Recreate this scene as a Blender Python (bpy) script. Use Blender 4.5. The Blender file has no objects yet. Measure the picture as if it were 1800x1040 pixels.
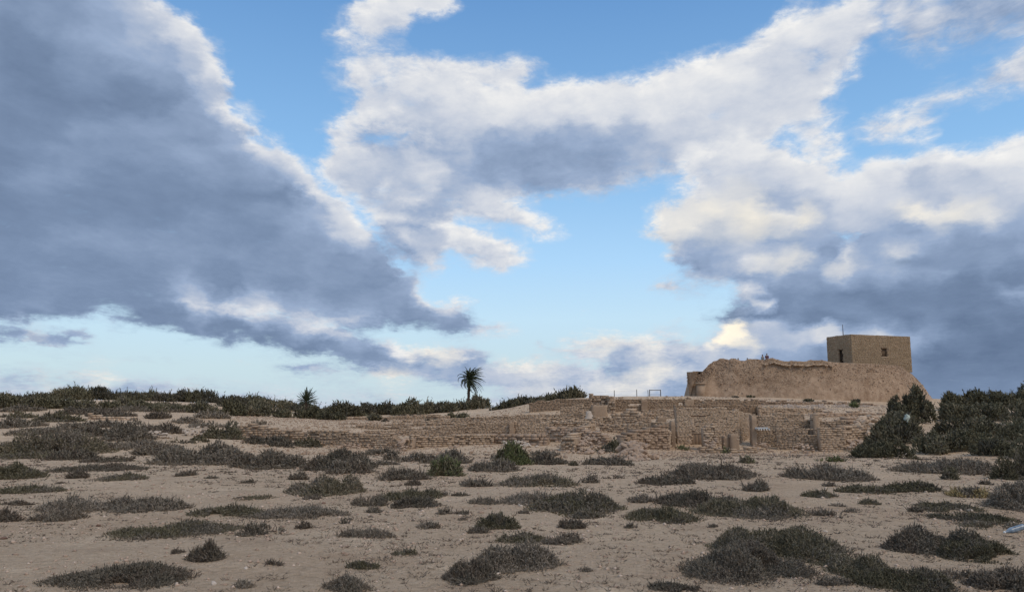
import bpy, math, random
import numpy as np
random.seed(7)
RNG = np.random.default_rng(11)
SC = bpy.context.scene
COL = SC.collection

# ---------------------------------------------------------------- camera
F = 1400.0                       # focal length in photo pixels (photo 1800 x 1040)
PITCH = math.atan(197.0 / F)
CP, SP = math.cos(PITCH), math.sin(PITCH)
EYE = 1.45
cam_data = bpy.data.cameras.new('camera')
cam_data.lens = 36.0 * F / 1800.0
cam_data.sensor_width = 36.0
cam_data.clip_start = 0.1
cam_data.clip_end = 9000
cam = bpy.data.objects.new('camera', cam_data)
COL.objects.link(cam)
cam.location = (0, 0, EYE)
cam.rotation_euler = (math.pi / 2 + PITCH, 0, 0)
SC.camera = cam

# ---------------------------------------------------------------- exposure
SC.view_settings.view_transform = 'Standard'
SC.view_settings.look = 'None'
SC.view_settings.exposure = 0.0
SC.view_settings.gamma = 1.0
SC.view_settings.use_curve_mapping = False
SC.render.engine = 'CYCLES'
SC.cycles.max_bounces = 4
SC.cycles.diffuse_bounces = 2
SC.cycles.glossy_bounces = 2
SC.cycles.transmission_bounces = 4
SC.cycles.transparent_max_bounces = 4

# ---------------------------------------------------------------- sun (veiled by cloud)
SUN_DIR = np.array([0.55, -0.50, 0.83]); SUN_DIR /= np.linalg.norm(SUN_DIR)   # towards the sun
sun_el = math.asin(SUN_DIR[2]); sun_az = math.atan2(SUN_DIR[0], SUN_DIR[1])
sd = bpy.data.lights.new('sun', 'SUN')
sd.energy = 1.5
sd.angle = math.radians(26)
sd.color = (1.0, 0.86, 0.68)
sun = bpy.data.objects.new('sun', sd); COL.objects.link(sun)
import mathutils
sun.rotation_euler = mathutils.Vector(SUN_DIR).to_track_quat('Z', 'Y').to_euler()

# ---------------------------------------------------------------- world: Nishita sky under broken cloud
SKY_K = 0.15                     # background strength
CLOUDS = [  # outlines of the cloud banks (photo layout, turned into azimuth / elevation below), cover, softness
 ([(-900,-500),(200,-500),(272,0),(300,25),(338,35),(345,60),(372,75),(392,120),(400,150),(415,200),(445,225),(470,245),(500,250),(525,275),(545,300),(565,320),(600,350),(640,385),(690,440),(735,480),(745,520),(700,568),(640,577),(560,568),(500,558),(420,548),(300,545),(200,552),(100,565),(50,568),(-900,560)],1.0,7),
 ([(200,540),(300,530),(420,545),(520,560),(600,575),(640,590),(700,610),(760,640),(700,650),(600,640),(540,622),(480,612),(420,605),(330,590),(240,577),(190,573)],1.0,6),
 ([(700,490),(745,520),(765,530),(800,525),(830,550),(850,570),(912,579),(880,586),(800,590),(760,580),(690,577)],1.0,5),
 ([(575,225),(600,200),(625,160),(600,125),(600,110),(650,85),(700,95),(750,100),(820,108),(900,105),(945,118),(925,140),(960,140),(1050,130),(1120,138),(1160,120),(1230,100),(1310,80),(1350,50),(1400,12),(1480,0),(1520,-40),(1545,60),(1500,100),(1480,150),(1440,215),(1380,235),(1350,255),(1340,270),(1250,290),(1130,320),(1060,335),(990,345),(900,352),(940,372),(995,415),(960,412),(880,395),(800,378),(860,410),(930,450),(900,478),(850,470),(800,440),(775,475),(755,482),(720,460),(690,440),(640,385),(600,350),(560,300),(580,255)],0.95,8),
 ([(598,25),(625,12),(660,5),(690,-30),(790,-30),(808,15),(770,28),(720,34),(700,60),(660,70),(640,66),(615,50)],1.0,7),
 ([(600,35),(680,45),(705,75),(665,100),(640,135),(600,112),(612,80)],.72,12),
 ([(425,175),(445,180),(462,210),(440,205)],.75,6),
 ([(575,130),(605,120),(640,150),(600,165)],.62,10),
 ([(584,70),(605,52),(632,60),(612,80)],1.0,7),
 ([(1212,274),(1260,258),(1310,248),(1370,248),(1420,275),(1475,295),(1490,300),(1540,270),(1600,265),(1650,250),(1665,262),(1740,262),(1800,240),(2400,200),(2400,740),(1640,740),(1500,740),(1200,720),(1195,640),(1240,610),(1262,580),(1240,555),(1290,540),(1300,505),(1250,505),(1205,490),(1170,440),(1150,410),(1145,375),(1190,350),(1230,330),(1200,320)],1.0,8),
 ([(1505,235),(1550,205),(1600,190),(1640,165),(1700,140),(1750,120),(1800,85),(2200,-20),(2200,110),(1800,155),(1720,178),(1655,192),(1640,230),(1560,250)],0.92,12),
 ([(1480,-80),(2300,-80),(2300,30),(1780,60),(1730,80),(1640,95),(1600,85),(1560,60),(1520,40)],0.80,16),
 ([(1360,200),(1480,190),(1470,230),(1480,260),(1500,285),(1450,285),(1380,255)],0.78,10),
 ([(1145,495),(1200,480),(1235,480),(1205,507),(1160,508)],0.85,5),
 ([(1190,515),(1250,508),(1262,520),(1210,523)],0.8,4),
 ([(1152,572),(1200,560),(1212,570),(1170,581)],0.75,5),
 ([(935,610),(1000,595),(1060,588),(1120,592),(1200,590),(1262,600),(1262,740),(860,740),(850,690),(900,690),(860,655),(840,640),(880,632),(940,640),(1000,637),(1060,642),(1015,632),(970,620)],0.88,6),
 ([(600,600),(660,605),(720,612),(800,612),(850,620),(845,636),(960,632),(1000,645),(960,660),(900,690),(800,682),(740,668),(670,665),(650,650),(600,640),(560,625)],0.95,5),
 ([(-400,574),(80,579),(168,588),(140,602),(60,601),(-400,597)],.95,4),
 ([(-400,630),(75,641),(-400,640)],0.7,3),
 ([(-400,640),(120,648),(250,660),(400,678),(620,690),(700,690),(700,760),(-400,760)],.66,7),
 ([(425,634),(500,639),(560,648),(660,658),(600,668),(520,659)],.95,4),
 ([(0,612),(180,618),(330,628),(180,626)],.6,5),
 ([(330,668),(520,672),(700,680),(500,682)],.72,5),
 ([(560,684),(760,688),(900,694),(700,700)],.7,5),
 ([(260,572),(300,575),(330,590),(300,592),(275,584)],0.7,4),
 ([(1010,540),(1040,541),(1040,548),(1012,547)],0.6,4),
]
HOLES = [((375,78),12,13,.9),((665,236),46,20,.45),((705,470),7,16,.7),((1490,418),22,7,.5),((450,223),16,8,.8),((640,672),40,6,.6),((1215,470),14,14,.5),((665,130),26,24,.4),((730,128),30,10,.35),((850,150),36,10,.45),((925,150),22,10,.4),((700,245),50,16,.35),((620,240),14,10,.4),((800,395),30,8,.4),((745,385),24,8,.3),((1440,100),16,20,.25),((1250,300),20,8,.3)]
SHADES = """0,0,.33 100,30,.36 200,40,.48 240,50,.6 200,78,.52 270,20,.65 60,110,.24 0,60,.26 160,120,.33 280,90,.5 330,110,.62 370,122,.85 382,95,.92 330,40,.97 312,20,.97 300,130,.42
220,160,.28 100,190,.27 0,200,.27 30,150,.29 300,170,.33 390,160,.6 350,210,.42 250,210,.36 430,205,.92 300,240,.42 150,240,.34 60,270,.31 0,260,.27 340,240,.46 420,240,.5 90,300,.37 200,310,.29 300,320,.3 400,300,.38
480,250,.95 500,285,.6 530,278,.95 460,320,.42 570,322,.97 0,350,.27 150,360,.28 280,370,.28 400,355,.3 500,350,.38 560,370,.5 615,362,.95 600,395,.75 0,400,.27 100,400,.29 200,430,.35 330,400,.36 450,410,.3 550,420,.4 625,400,.75
80,450,.37 250,470,.33 400,470,.3 500,450,.36 600,460,.36 650,398,.9 700,440,.42 660,490,.33 0,500,.29 130,510,.33 250,520,.32 400,500,.29 500,500,.33 600,520,.34 680,530,.4 720,550,.34 345,533,.62 430,543,.72 465,548,.85 510,552,.5 0,545,.32 100,555,.37 300,568,.3 400,578,.28 480,597,.28 560,605,.27 540,575,.55 605,580,.72 650,600,.45 700,618,.85 650,630,.3
600,640,.3 760,552,.35 790,530,.9 770,535,.85 830,560,.4 800,580,.35 880,580,.8
620,30,.9 650,20,.95 700,10,.95 760,5,.9 800,15,.95 680,45,.72 610,65,.9 640,110,.82 700,100,.78 750,110,.85 830,120,.82 910,115,.88 940,122,.75 620,170,.78 720,150,.92 800,160,.95 880,172,.98 950,150,1 1050,150,1 1150,142,1 1200,150,1 620,205,.92 690,200,.68 740,190,.68 800,200,.8 880,198,.9 960,200,.88 1050,195,.9 1150,190,.88 1250,160,.86 1300,120,.96 1250,120,1 650,240,.5 720,240,.6 800,230,.72 900,232,.58 1000,235,.52 1100,230,.56 1200,230,.72 1300,190,.78
1380,40,.97 1420,50,.95 1480,15,.92 1370,120,.75 1430,110,.72 1480,70,.8 1460,160,.87 600,260,.88 680,260,.66 780,270,.52 880,258,.46 960,260,.42 1060,270,.46 1160,280,.6 1250,250,.74 1340,240,.8 860,310,.46 950,310,.43 1050,310,.5 1130,310,.6 620,310,.66 700,290,.66 750,300,.82 680,330,.6 740,340,.6 800,330,.56 860,352,.82 900,372,.82 960,402,.95 640,350,.55 700,380,.5 760,370,.5 660,375,.92 800,410,.78 850,440,.75 900,450,.87 760,430,.65 720,408,.82 690,420,.48 780,470,.75 740,395,.52 640,390,.9 810,400,.9
1230,275,.97 1310,260,.98 1390,270,.96 1450,300,.94 1250,310,.75 1330,300,.74 1420,330,.85 1500,310,1 1560,290,1 1650,268,1 1720,282,.97 1790,265,1 1560,330,.78 1620,320,.62 1700,320,.7 1780,310,.86 1650,350,.62 1750,350,.66 1480,330,.92 1220,320,.9 1170,380,.92,.3 1200,400,.92,.4 1250,370,.97,.5 1300,340,.82,.3 1380,352,.56 1330,380,.97,.6 1420,380,.92,.6 1450,370,.62 1480,380,.72 1180,430,.82,.4 1250,410,.66,.3 1340,402,.8,.6 1440,410,.55 1350,430,.6 1250,450,.44 1300,460,.6 1200,442,.5 1330,465,.8,.3 1390,460,.8,.4 1450,440,.36 1480,470,.75,.3
1575,455,.78,.2 1540,430,.5 1620,365,.97,.5 1680,370,.87,.5 1740,365,.8,.3 1600,400,.46 1700,420,.4 1780,400,.5 1640,460,.46 1750,460,.4 1520,480,.5 1420,490,.4 1330,500,.42 1310,530,.62,.2 1260,550,.3 1360,520,.3 1440,520,.28 1520,510,.34 1600,510,.3 1700,500,.22 1790,490,.25 1800,530,.55 1740,540,.3 1650,550,.28 1550,540,.27 1440,560,.22 1360,550,.25 1330,560,.28 1500,578,.25 1600,570,.19 1700,560,.19 1790,570,.2
1287,580,1.4,.9 1272,598,1.35,.9 1300,572,1.25,.9 1280,570,1.3,.8 1308,598,.95,.7 1240,612,.62 1220,600,.76,.3 1345,600,.62 1290,540,.3 1345,538,.3 1282,548,.3 1325,585,.6 1255,590,.7 1245,580,.5 1290,625,.55 1400,592,.72 1400,622,.45 1350,622,.42 1450,592,.85,.2 1520,592,.8,.2 1450,628,.28 1600,588,.5 1630,592,.4 1650,620,.17 1750,610,.17 1800,640,.2 1700,650,.23 1640,690,.25 1720,690,.28 1800,680,.28
960,612,.6 1000,602,.8,.2 1050,605,.97,.4 1100,600,.87,.3 1150,605,.92,.3 1180,600,.7 1020,628,.65 1100,622,.6 1180,622,.6 1200,642,.5 1080,650,.42 1150,655,.9,.4 1180,650,.95,.4 1100,672,.78,.4 1050,682,.8,.3 1180,682,.4 1000,670,.66 900,662,.7 870,650,.66 820,622,.65 760,620,.97,.4 790,625,.9,.4 720,615,.87,.3 680,632,.35 740,642,.36 820,642,.45 900,636,.92,.4 950,640,.82,.3 700,655,.8,.5 760,660,.5 800,680,.5 680,655,.85,.5 600,655,.6 940,692,.72,.2
0,590,.37 60,584,.58,.2 110,592,.45 60,682,.55 0,662,.58 170,668,.85,.5 80,668,.7,.4 250,678,.6 150,690,.58 0,700,.6 300,700,.62 500,690,.68 600,690,.68 330,690,.6,.3 430,640,.7,.3 490,646,.48 560,656,.5 400,700,.55 200,700,.42
1520,230,.87 1560,210,.87 1600,210,.87 1640,170,.82 1700,150,.8 1750,130,.8 1800,110,.82 1540,265,.78 1560,20,.66 1620,40,.6 1700,20,.5 1780,30,.46 1620,80,.56 1720,60,.5 1440,230,.88 1470,270,.9"""
BRIGHT = [  # sunlit rims: polyline, width, shade
 ([(276,2),(300,25),(332,36),(336,52)],13,.95),([(352,62),(372,82),(388,118),(396,140)],12,.85),([(470,250),(500,258),(530,285),(560,325),(605,362),(640,392)],14,.95),
 ([(600,215),(640,205),(690,192)],8,.95),([(940,150),(990,155),(1050,140),(1120,145),(1180,138),(1250,115),(1310,90)],10,1.0),([(1220,278),(1300,256),(1370,262)],7,1.0),
 ([(1490,305),(1560,282),(1645,258),(1670,275),(1740,275),(1800,255)],9,1.0),([(770,385),(840,412),(900,448)],5,.95),([(905,362),(990,412)],5,.97),
 ([(1330,572),(1420,575),(1480,588),(1560,590)],5,.9),([(690,618),(760,613),(800,616)],5,1.0),([(865,634),(930,636)],4,.97),([(1140,655),(1215,645)],5,.98),
 ([(600,290),(640,300),(690,312)],5,.76),([(660,330),(720,345),(760,338)],5,.92),([(620,350),(680,372),(705,380)],5,.86),([(766,391),(804,412),(842,422),(887,440),(922,451)],5,.97),
 ([(901,367),(932,388),(967,401),(990,415)],5,.98),([(621,388),(645,398),(631,415)],7,.95),([(763,460),(776,474)],6,.85),([(877,474),(922,481)],4,.85),([(763,530),(797,526),(818,537)],6,.97),([(731,505),(752,516)],5,.85),
 ([(673,654),(763,652)],4,.85),([(981,599),(1078,595),(1140,599)],6,.97),([(1015,675),(1092,677)],5,.92),([(322,530),(360,537)],4,.8),([(398,540),(478,561)],5,.85),([(512,564),(600,585)],6,.8),([(145,668),(204,670)],4,.9),([(440,637),(492,642)],4,.85),
 ([(370,561),(450,602),(554,623)],11,.27),([(104,533),(277,540),(346,564)],8,.27),([(600,571),(752,577)],7,.29),([(614,638),(773,648)],6,.36),([(0,545),(90,556)],6,.3),([(0,430),(120,470),(250,500)],14,.31),([(150,380),(330,350),(520,345)],14,.28),
 ([(30,320),(160,280),(300,265)],12,.37),([(120,240),(260,225),(380,240)],12,.39),([(90,410),(260,430),(420,450)],12,.38),([(40,150),(150,185),(280,180)],14,.25),
 ([(1484,434),(1474,474)],5,.82),([(1564,453),(1591,457)],5,.96),([(1304,533),(1345,540)],4,.9),([(1300,512),(1332,509)],5,.8),([(1307,464),(1352,467)],5,.95),([(1612,367),(1660,370),(1754,374)],5,.95),([(1370,450),(1394,464)],5,.85),([(1338,391),(1387,377)],6,.96),([(1771,526),(1800,530)],6,.62),
 ([(1484,519),(1650,520),(1830,545)],12,.22),([(1235,547),(1318,561)],7,.27),([(1332,557),(1498,573)],8,.24),([(1340,430),(1440,415),(1540,425)],8,.5),([(1560,470),(1700,440),(1800,430)],10,.36),([(1340,345),(1440,350)],7,.55),([(850,290),(960,275),(1080,285)],12,.40),
]

def px_fields(PX, PY):
    """cover, shade, warmth at photo positions"""
    shp = PX.shape; X = PX.ravel(); Y = PY.ravel()
    cov = np.zeros(X.size)
    for poly, c, soft in CLOUDS:
        P = np.array(poly, float); n = len(P)
        inside = np.zeros(X.size, bool); dist = np.full(X.size, 1e9)
        for i in range(n):
            x0, y0 = P[i]; x1, y1 = P[(i + 1) % n]
            cnd = (y0 > Y) != (y1 > Y)
            with np.errstate(divide='ignore', invalid='ignore'):
                xi = (x1 - x0) * (Y - y0) / ((y1 - y0) if y1 != y0 else 1e-9) + x0
            inside ^= cnd & (X < xi)
            dx, dy = x1 - x0, y1 - y0
            t = np.clip(((X - x0) * dx + (Y - y0) * dy) / (dx * dx + dy * dy + 1e-9), 0, 1)
            dist = np.minimum(dist, np.hypot(X - x0 - t * dx, Y - y0 - t * dy))
        sdist = np.where(inside, dist, -dist)
        cov = np.maximum(cov, c * np.clip(0.5 + sdist / (5.2 * soft), 0, 1))
    for (hx, hy), rx, ry, k in HOLES:
        cov *= 1 - k * np.exp(-(((X - hx) / rx) ** 2 + ((Y - hy) / ry) ** 2))
    pts = []
    for tok in SHADES.split():
        v = [float(a) for a in tok.split(',')]
        pts.append(v + [0.0] * (4 - len(v)))
    pts = np.array(pts)
    D2 = (X[:, None] - pts[None, :, 0]) ** 2 + ((Y[:, None] - pts[None, :, 1]) * 1.35) ** 2
    W = 1.0 / (D2 + 60.0) ** 2.0
    W /= W.sum(1, keepdims=True)
    sh = W @ pts[:, 2]; wm = W @ pts[:, 3]
    for line, wdt, s in BRIGHT:
        dist = np.full(X.size, 1e9)
        for (x0, y0), (x1, y1) in zip(line[:-1], line[1:]):
            dx, dy = x1 - x0, y1 - y0
            t = np.clip(((X - x0) * dx + (Y - y0) * dy) / (dx * dx + dy * dy), 0, 1)
            dist = np.minimum(dist, np.hypot(X - x0 - t * dx, Y - y0 - t * dy))
        k = np.exp(-(dist / (wdt * 1.3)) ** 2)
        sh = sh * (1 - k) + s * k
    return cov.reshape(shp), sh.reshape(shp), wm.reshape(shp)

AZ0, AZ1 = -0.63, 0.63
EL0, EL1 = -0.03, 0.54
NROW, NHALF, NSEG = 54, 32, 3

def build_world():
    w = bpy.data.worlds.new('World'); SC.world = w; w.use_nodes = True
    try:
        w.cycles.sampling_method = 'MANUAL'; w.cycles.sample_map_resolution = 512
    except Exception:
        pass
    nt = w.node_tree; N = nt.nodes; L = nt.links
    for n in list(N): N.remove(n)
    def M(op, a=None, b=None, c=None, clamp=False):
        n = N.new('ShaderNodeMath'); n.operation = op; n.use_clamp = clamp
        for i, v in enumerate((a, b, c)):
            if v is None: continue
            if isinstance(v, (int, float)): n.inputs[i].default_value = v
            else: L.new(v, n.inputs[i])
        return n.outputs[0]
    def V(op, a=None, b=None, s=None):
        n = N.new('ShaderNodeVectorMath'); n.operation = op
        for i, v in enumerate((a, b)):
            if v is None: continue
            if isinstance(v, tuple): n.inputs[i].default_value = v
            else: L.new(v, n.inputs[i])
        if s is not None:
            if isinstance(s, (int, float)): n.inputs['Scale'].default_value = s
            else: L.new(s, n.inputs['Scale'])
        return n.outputs[0]
    def MR(v, a, b, c=0.0, d=1.0, smooth=True):
        n = N.new('ShaderNodeMapRange'); n.interpolation_type = 'SMOOTHSTEP' if smooth else 'LINEAR'
        L.new(v, n.inputs[0])
        for i, x in zip((1, 2, 3, 4), (a, b, c, d)):
            n.inputs[i].default_value = x
        return n.outputs[0]
    def MIX(f, a, b):
        n = N.new('ShaderNodeMix'); n.data_type = 'RGBA'
        if isinstance(f, (int, float)): n.inputs[0].default_value = f
        else: L.new(f, n.inputs[0])
        for i, v in ((6, a), (7, b)):
            if isinstance(v, tuple): n.inputs[i].default_value = v
            else: L.new(v, n.inputs[i])
        return n.outputs[2]
    def NOISE(vec, scale, det, rough=0.55, dist=0.0):
        n = N.new('ShaderNodeTexNoise'); n.noise_dimensions = '3D'
        L.new(vec, n.inputs['Vector'])
        n.inputs['Scale'].default_value = scale; n.inputs['Detail'].default_value = det
        n.inputs['Roughness'].default_value = rough; n.inputs['Distortion'].default_value = dist
        return n
    def SEP(v):
        n = N.new('ShaderNodeSeparateXYZ'); L.new(v, n.inputs[0]); return n.outputs
    def COMB(x, y, z):
        n = N.new('ShaderNodeCombineXYZ')
        for i, v in enumerate((x, y, z)):
            if isinstance(v, (int, float)): n.inputs[i].default_value = v
            else: L.new(v, n.inputs[i])
        return n.outputs[0]
    tc = N.new('ShaderNodeTexCoord')
    d = V('NORMALIZE', tc.outputs['Generated'])
    dx, dy, dz = SEP(d)
    zc = M('MAXIMUM', dz, 0.0)
    inv = M('DIVIDE', 1.0, M('ADD', zc, 0.16))
    plane = COMB(M('MULTIPLY', dx, inv), M('MULTIPLY', dy, inv), M('MULTIPLY', zc, 3.0))   # cloud-deck coordinates
    iso = V('MULTIPLY', d, (6.0, 6.0, 11.0))
    # warp of the outline
    nw = NOISE(plane, 3.2, 3.0, 0.55)
    nw2 = NOISE(iso, 3.6, 6.0, 0.62)
    off1 = V('SUBTRACT', nw.outputs['Color'], (0.5, 0.5, 0.5))
    off2 = V('SUBTRACT', nw2.outputs['Color'], (0.5, 0.5, 0.5))
    off = V('ADD', V('MULTIPLY', off1, (0.020, 0.012, 0.0)), V('MULTIPLY', off2, (0.060, 0.036, 0.0)))
    ox, oy, _ = SEP(off)
    az = M('ADD', M('ARCTAN2', dx, dy), ox)
    el = M('ADD', M('ARCSINE', dz), oy)
    u = MR(az, AZ0, AZ1, 0, 1, False); v = MR(el, EL0, EL1, 0, NROW - 1, False)
    # cloud layout table
    azs = np.linspace(AZ0, AZ1, NSEG * (NHALF - 1) + 1)
    els = np.linspace(EL0, EL1, NROW)
    A, E = np.meshgrid(azs, els)
    X = np.sin(A) * np.cos(E); Yd = np.cos(A) * np.cos(E); Z = np.sin(E)
    fwd = Yd * CP + Z * SP; up = -Yd * SP + Z * CP
    PX = 900 + F * X / fwd; PY = 520 - F * up / fwd
    cov, sh, wm = px_fields(PX, PY)
    def row_group(row):
        g = bpy.data.node_groups.new('sky_row', 'ShaderNodeTree')
        for h in range(NSEG): g.interface.new_socket('u%d' % h, in_out='INPUT', socket_type='NodeSocketFloat')
        for h in range(NSEG): g.interface.new_socket('c%d' % h, in_out='OUTPUT', socket_type='NodeSocketColor')
        gi = g.nodes.new('NodeGroupInput'); go = g.nodes.new('NodeGroupOutput')
        for h in range(NSEG):
            n = g.nodes.new('ShaderNodeValToRGB'); cr = n.color_ramp; cr.interpolation = 'LINEAR'
            sl = slice(h * (NHALF - 1), h * (NHALF - 1) + NHALF)
            c, s, w_ = cov[row, sl], sh[row, sl], wm[row, sl]
            el_ = cr.elements
            el_[0].position = 0.0; el_[1].position = 1.0
            for k in range(1, NHALF - 1):
                el_.new(k / (NHALF - 1))
            for k in range(NHALF):
                el_[k].color = (float(c[k]), float(s[k]) * 0.8, float(w_[k]), 1)
            g.links.new(gi.outputs[h], n.inputs[0]); g.links.new(n.outputs[0], go.inputs[h])
        return g
    us = [M('SUBTRACT', M('MULTIPLY', u, float(NSEG)), float(h), clamp=True) for h in range(NSEG)]
    cur = [None] * NSEG
    groups = [row_group(r) for r in range(NROW)]
    for r in range(NROW):
        f = None if r == 0 else M('SUBTRACT', v, float(r - 1), clamp=True)
        gn = N.new('ShaderNodeGroup'); gn.node_tree = groups[r]
        for h in range(NSEG):
            L.new(us[h], gn.inputs[h])
            c = gn.outputs[h]
            cur[h] = c if r == 0 else MIX(f, cur[h], c)
    tab = cur[0]
    for h in range(1, NSEG):
        tab = MIX(M('GREATER_THAN', u, h / NSEG), tab, cur[h])
    t_cov, t_sh, t_wm = SEP(tab)
    t_sh = M('MULTIPLY', t_sh, 1.25)
    # sky beyond the mapped part goes on as broken cloud of the same kind
    nb = NOISE(plane, 0.9, 3.0, 0.55)
    g_cov = MR(nb.outputs['Fac'], 0.38, 0.60, 0.0, 1.0)
    g_sh = MR(nb.outputs['Fac'], 0.42, 0.75, 0.75, 0.28)
    aaz = M('ABSOLUTE', M('ARCTAN2', dx, dy))
    outm = M('MAXIMUM', MR(aaz, 0.585, 0.66), MR(M('ARCSINE', dz), 0.50, 0.58))
    covm = M('ADD', M('MULTIPLY', t_cov, M('SUBTRACT', 1.0, outm)), M('MULTIPLY', g_cov, outm))
    shm = M('ADD', M('MULTIPLY', t_sh, M('SUBTRACT', 1.0, outm)), M('MULTIPLY', g_sh, outm))
    wmm = M('MULTIPLY', t_wm, M('SUBTRACT', 1.0, outm))
    # fine structure
    n1 = NOISE(plane, 6.0, 8.0, 0.62, 0.5)
    n2 = NOISE(iso, 2.4, 8.0, 0.60, 0.25)
    n2b = NOISE(V('ADD', iso, (0.07, 0.0, 0.10)), 2.4, 6.0, 0.60, 0.25)
    n3 = NOISE(V('MULTIPLY', plane, (1.0, 0.55, 1.0)), 17.0, 6.0, 0.68, 0.6)
    n3b = NOISE(V('ADD', V('MULTIPLY', plane, (1.0, 0.55, 1.0)), (0.010, -0.016, 0.02)), 17.0, 4.0, 0.68, 0.6)
    f1 = M('SUBTRACT', n1.outputs['Fac'], 0.5); f2 = M('SUBTRACT', n2.outputs['Fac'], 0.5); f3 = M('SUBTRACT', n3.outputs['Fac'], 0.5)
    fine = M('ADD', M('ADD', M('MULTIPLY', f1, 0.75), M('MULTIPLY', f2, 0.95)), M('MULTIPLY', M('MULTIPLY', f3, 0.80), MR(covm, 0.6, 1.0, 1.0, 0.35)))
    dens = M('ADD', covm, M('MULTIPLY', fine, 0.95))
    gate = MR(covm, 0.03, 0.25)
    core = MR(dens, 0.22, 0.86)
    veil = M('MULTIPLY', MR(dens, 0.05, 0.75), 0.45)               # thin translucent margins
    alpha = M('MULTIPLY', M('MULTIPLY', M('MAXIMUM', core, veil), gate), MR(dz, -0.03, -0.005))
    rel = M('ADD', M('MULTIPLY', M('SUBTRACT', n2.outputs['Fac'], n2b.outputs['Fac']), 0.75), M('MULTIPLY', M('SUBTRACT', n3.outputs['Fac'], n3b.outputs['Fac']), 0.30))
    calm = MR(covm, 0.80, 1.0, 1.0, 0.30)
    mid_ = MR(shm, 0.20, 0.62, 0.55, 1.0)                            # dark bases are smoother than lit tops
    rim = MR(dens, 0.45, 0.98, 0.06, 0.0)
    lit = M('ADD', M('ADD', shm, rim), M('MULTIPLY', M('MULTIPLY', calm, mid_), M('ADD', rel, M('MULTIPLY', fine, 0.16))))
    lit = M('ADD', M('MULTIPLY', lit, 0.82), 0.085)
    cr = N.new('ShaderNodeValToRGB'); L.new(M('MULTIPLY', lit, 0.85), cr.inputs[0])
    stops = [(0.0, (.050, .098, .190)), (.22, (.128, .186, .300)), (.35, (.206, .284, .430)), (.5, (.320, .415, .590)), (.72, (.595, .640, .730)), (.95, (.86, .86, .86)), (1.15, (1.0, .985, .95))]
    e = cr.color_ramp.elements
    e[0].position = 0; e[1].position = 1.15 * 0.85
    for p, c in stops[1:-1]: e.new(p * 0.85)
    for k, (p, c) in enumerate(stops): e[k].color = (*c, 1)
    warm = MIX(MR(wmm, 0.05, 0.9, 0.0, 1.0, False), (1, 1, 1, 1), (1.12, 1.02, .84, 1))
    ccol = V('MULTIPLY', cr.outputs[0], warm)
    ccol = V('SCALE', ccol, None, 1.0 / SKY_K)
    sky = N.new('ShaderNodeTexSky'); sky.sky_type = 'NISHITA'; sky.sun_disc = False
    sky.sun_elevation = sun_el; sky.sun_rotation = sun_az
    sky.air_density = 0.8; sky.dust_density = 0.2; sky.ozone_density = 4.0
    scol = V('MULTIPLY', sky.outputs[0], (1.10, 1.32, 1.30))
    # pale air towards the horizon
    hz = N.new('ShaderNodeValToRGB'); L.new(M('MULTIPLY', M('ARCSINE', zc), 2.0), hz.inputs[0])
    he = hz.color_ramp.elements
    hs = [(0.0, (.53, .64, .72)), (.10, (.57, .71, .77)), (.22, (.56, .76, .90)), (.36, (.44, .69, .95)), (.60, (.28, .53, .85)), (1.0, (.15, .34, .67))]
    he[0].position = 0; he[1].position = 1
    for p, c in hs[1:-1]: he.new(p)
    for k, (p, c) in enumerate(hs): he[k].color = (*c, 1)
    scol = MIX(MR(zc, 0.05, 0.46, 0.94, 0.74), scol, V('SCALE', hz.outputs[0], None, 1.0 / SKY_K))
    fin = MIX(alpha, scol, ccol)
    bg = N.new('ShaderNodeBackground'); bg.inputs['Strength'].default_value = SKY_K
    L.new(fin, bg.inputs['Color'])
    out = N.new('ShaderNodeOutputWorld'); L.new(bg.outputs[0], out.inputs[0])
build_world()

# ---------------------------------------------------------------- helpers
def ray(px, py):
    cx = (px - 900.0) / F; cz = (520.0 - py) / F
    fw = CP - cz * SP
    return cx / fw, (SP + cz * CP) / fw          # x and z per metre of forward distance
def at(px, py, d):
    a, b = ray(px, py)
    return np.array([a * d, d, EYE + b * d])
def zat(px, py, d):
    return EYE + ray(px, py)[1] * d
def hash2(ix, iy, seed):
    h = (ix.astype(np.int64) * 374761393 + iy.astype(np.int64) * 668265263 + seed * 1442695041) & 0x7fffffff
    h = (h ^ (h >> 13)) * 1274126177 & 0x7fffffff
    return ((h ^ (h >> 16)) & 0xffff) / 65535.0
def vnoise(x, y, seed=0):
    x = np.asarray(x, float); y = np.asarray(y, float)
    ix = np.floor(x); iy = np.floor(y); fx = x - ix; fy = y - iy
    fx = fx * fx * (3 - 2 * fx); fy = fy * fy * (3 - 2 * fy)
    a = hash2(ix, iy, seed); b = hash2(ix + 1, iy, seed); c = hash2(ix, iy + 1, seed); d = hash2(ix + 1, iy + 1, seed)
    return (a * (1 - fx) + b * fx) * (1 - fy) + (c * (1 - fx) + d * fx) * fy
def fbm(x, y, seed=0, octv=4):
    s = 0; a = 0.5; x = np.asarray(x, float); y = np.asarray(y, float)
    for o in range(octv):
        s = s + a * (vnoise(x, y, seed + o) - 0.5); x = x * 2.03 + 11.3; y = y * 2.03 + 5.7; a *= 0.5
    return s

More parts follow.
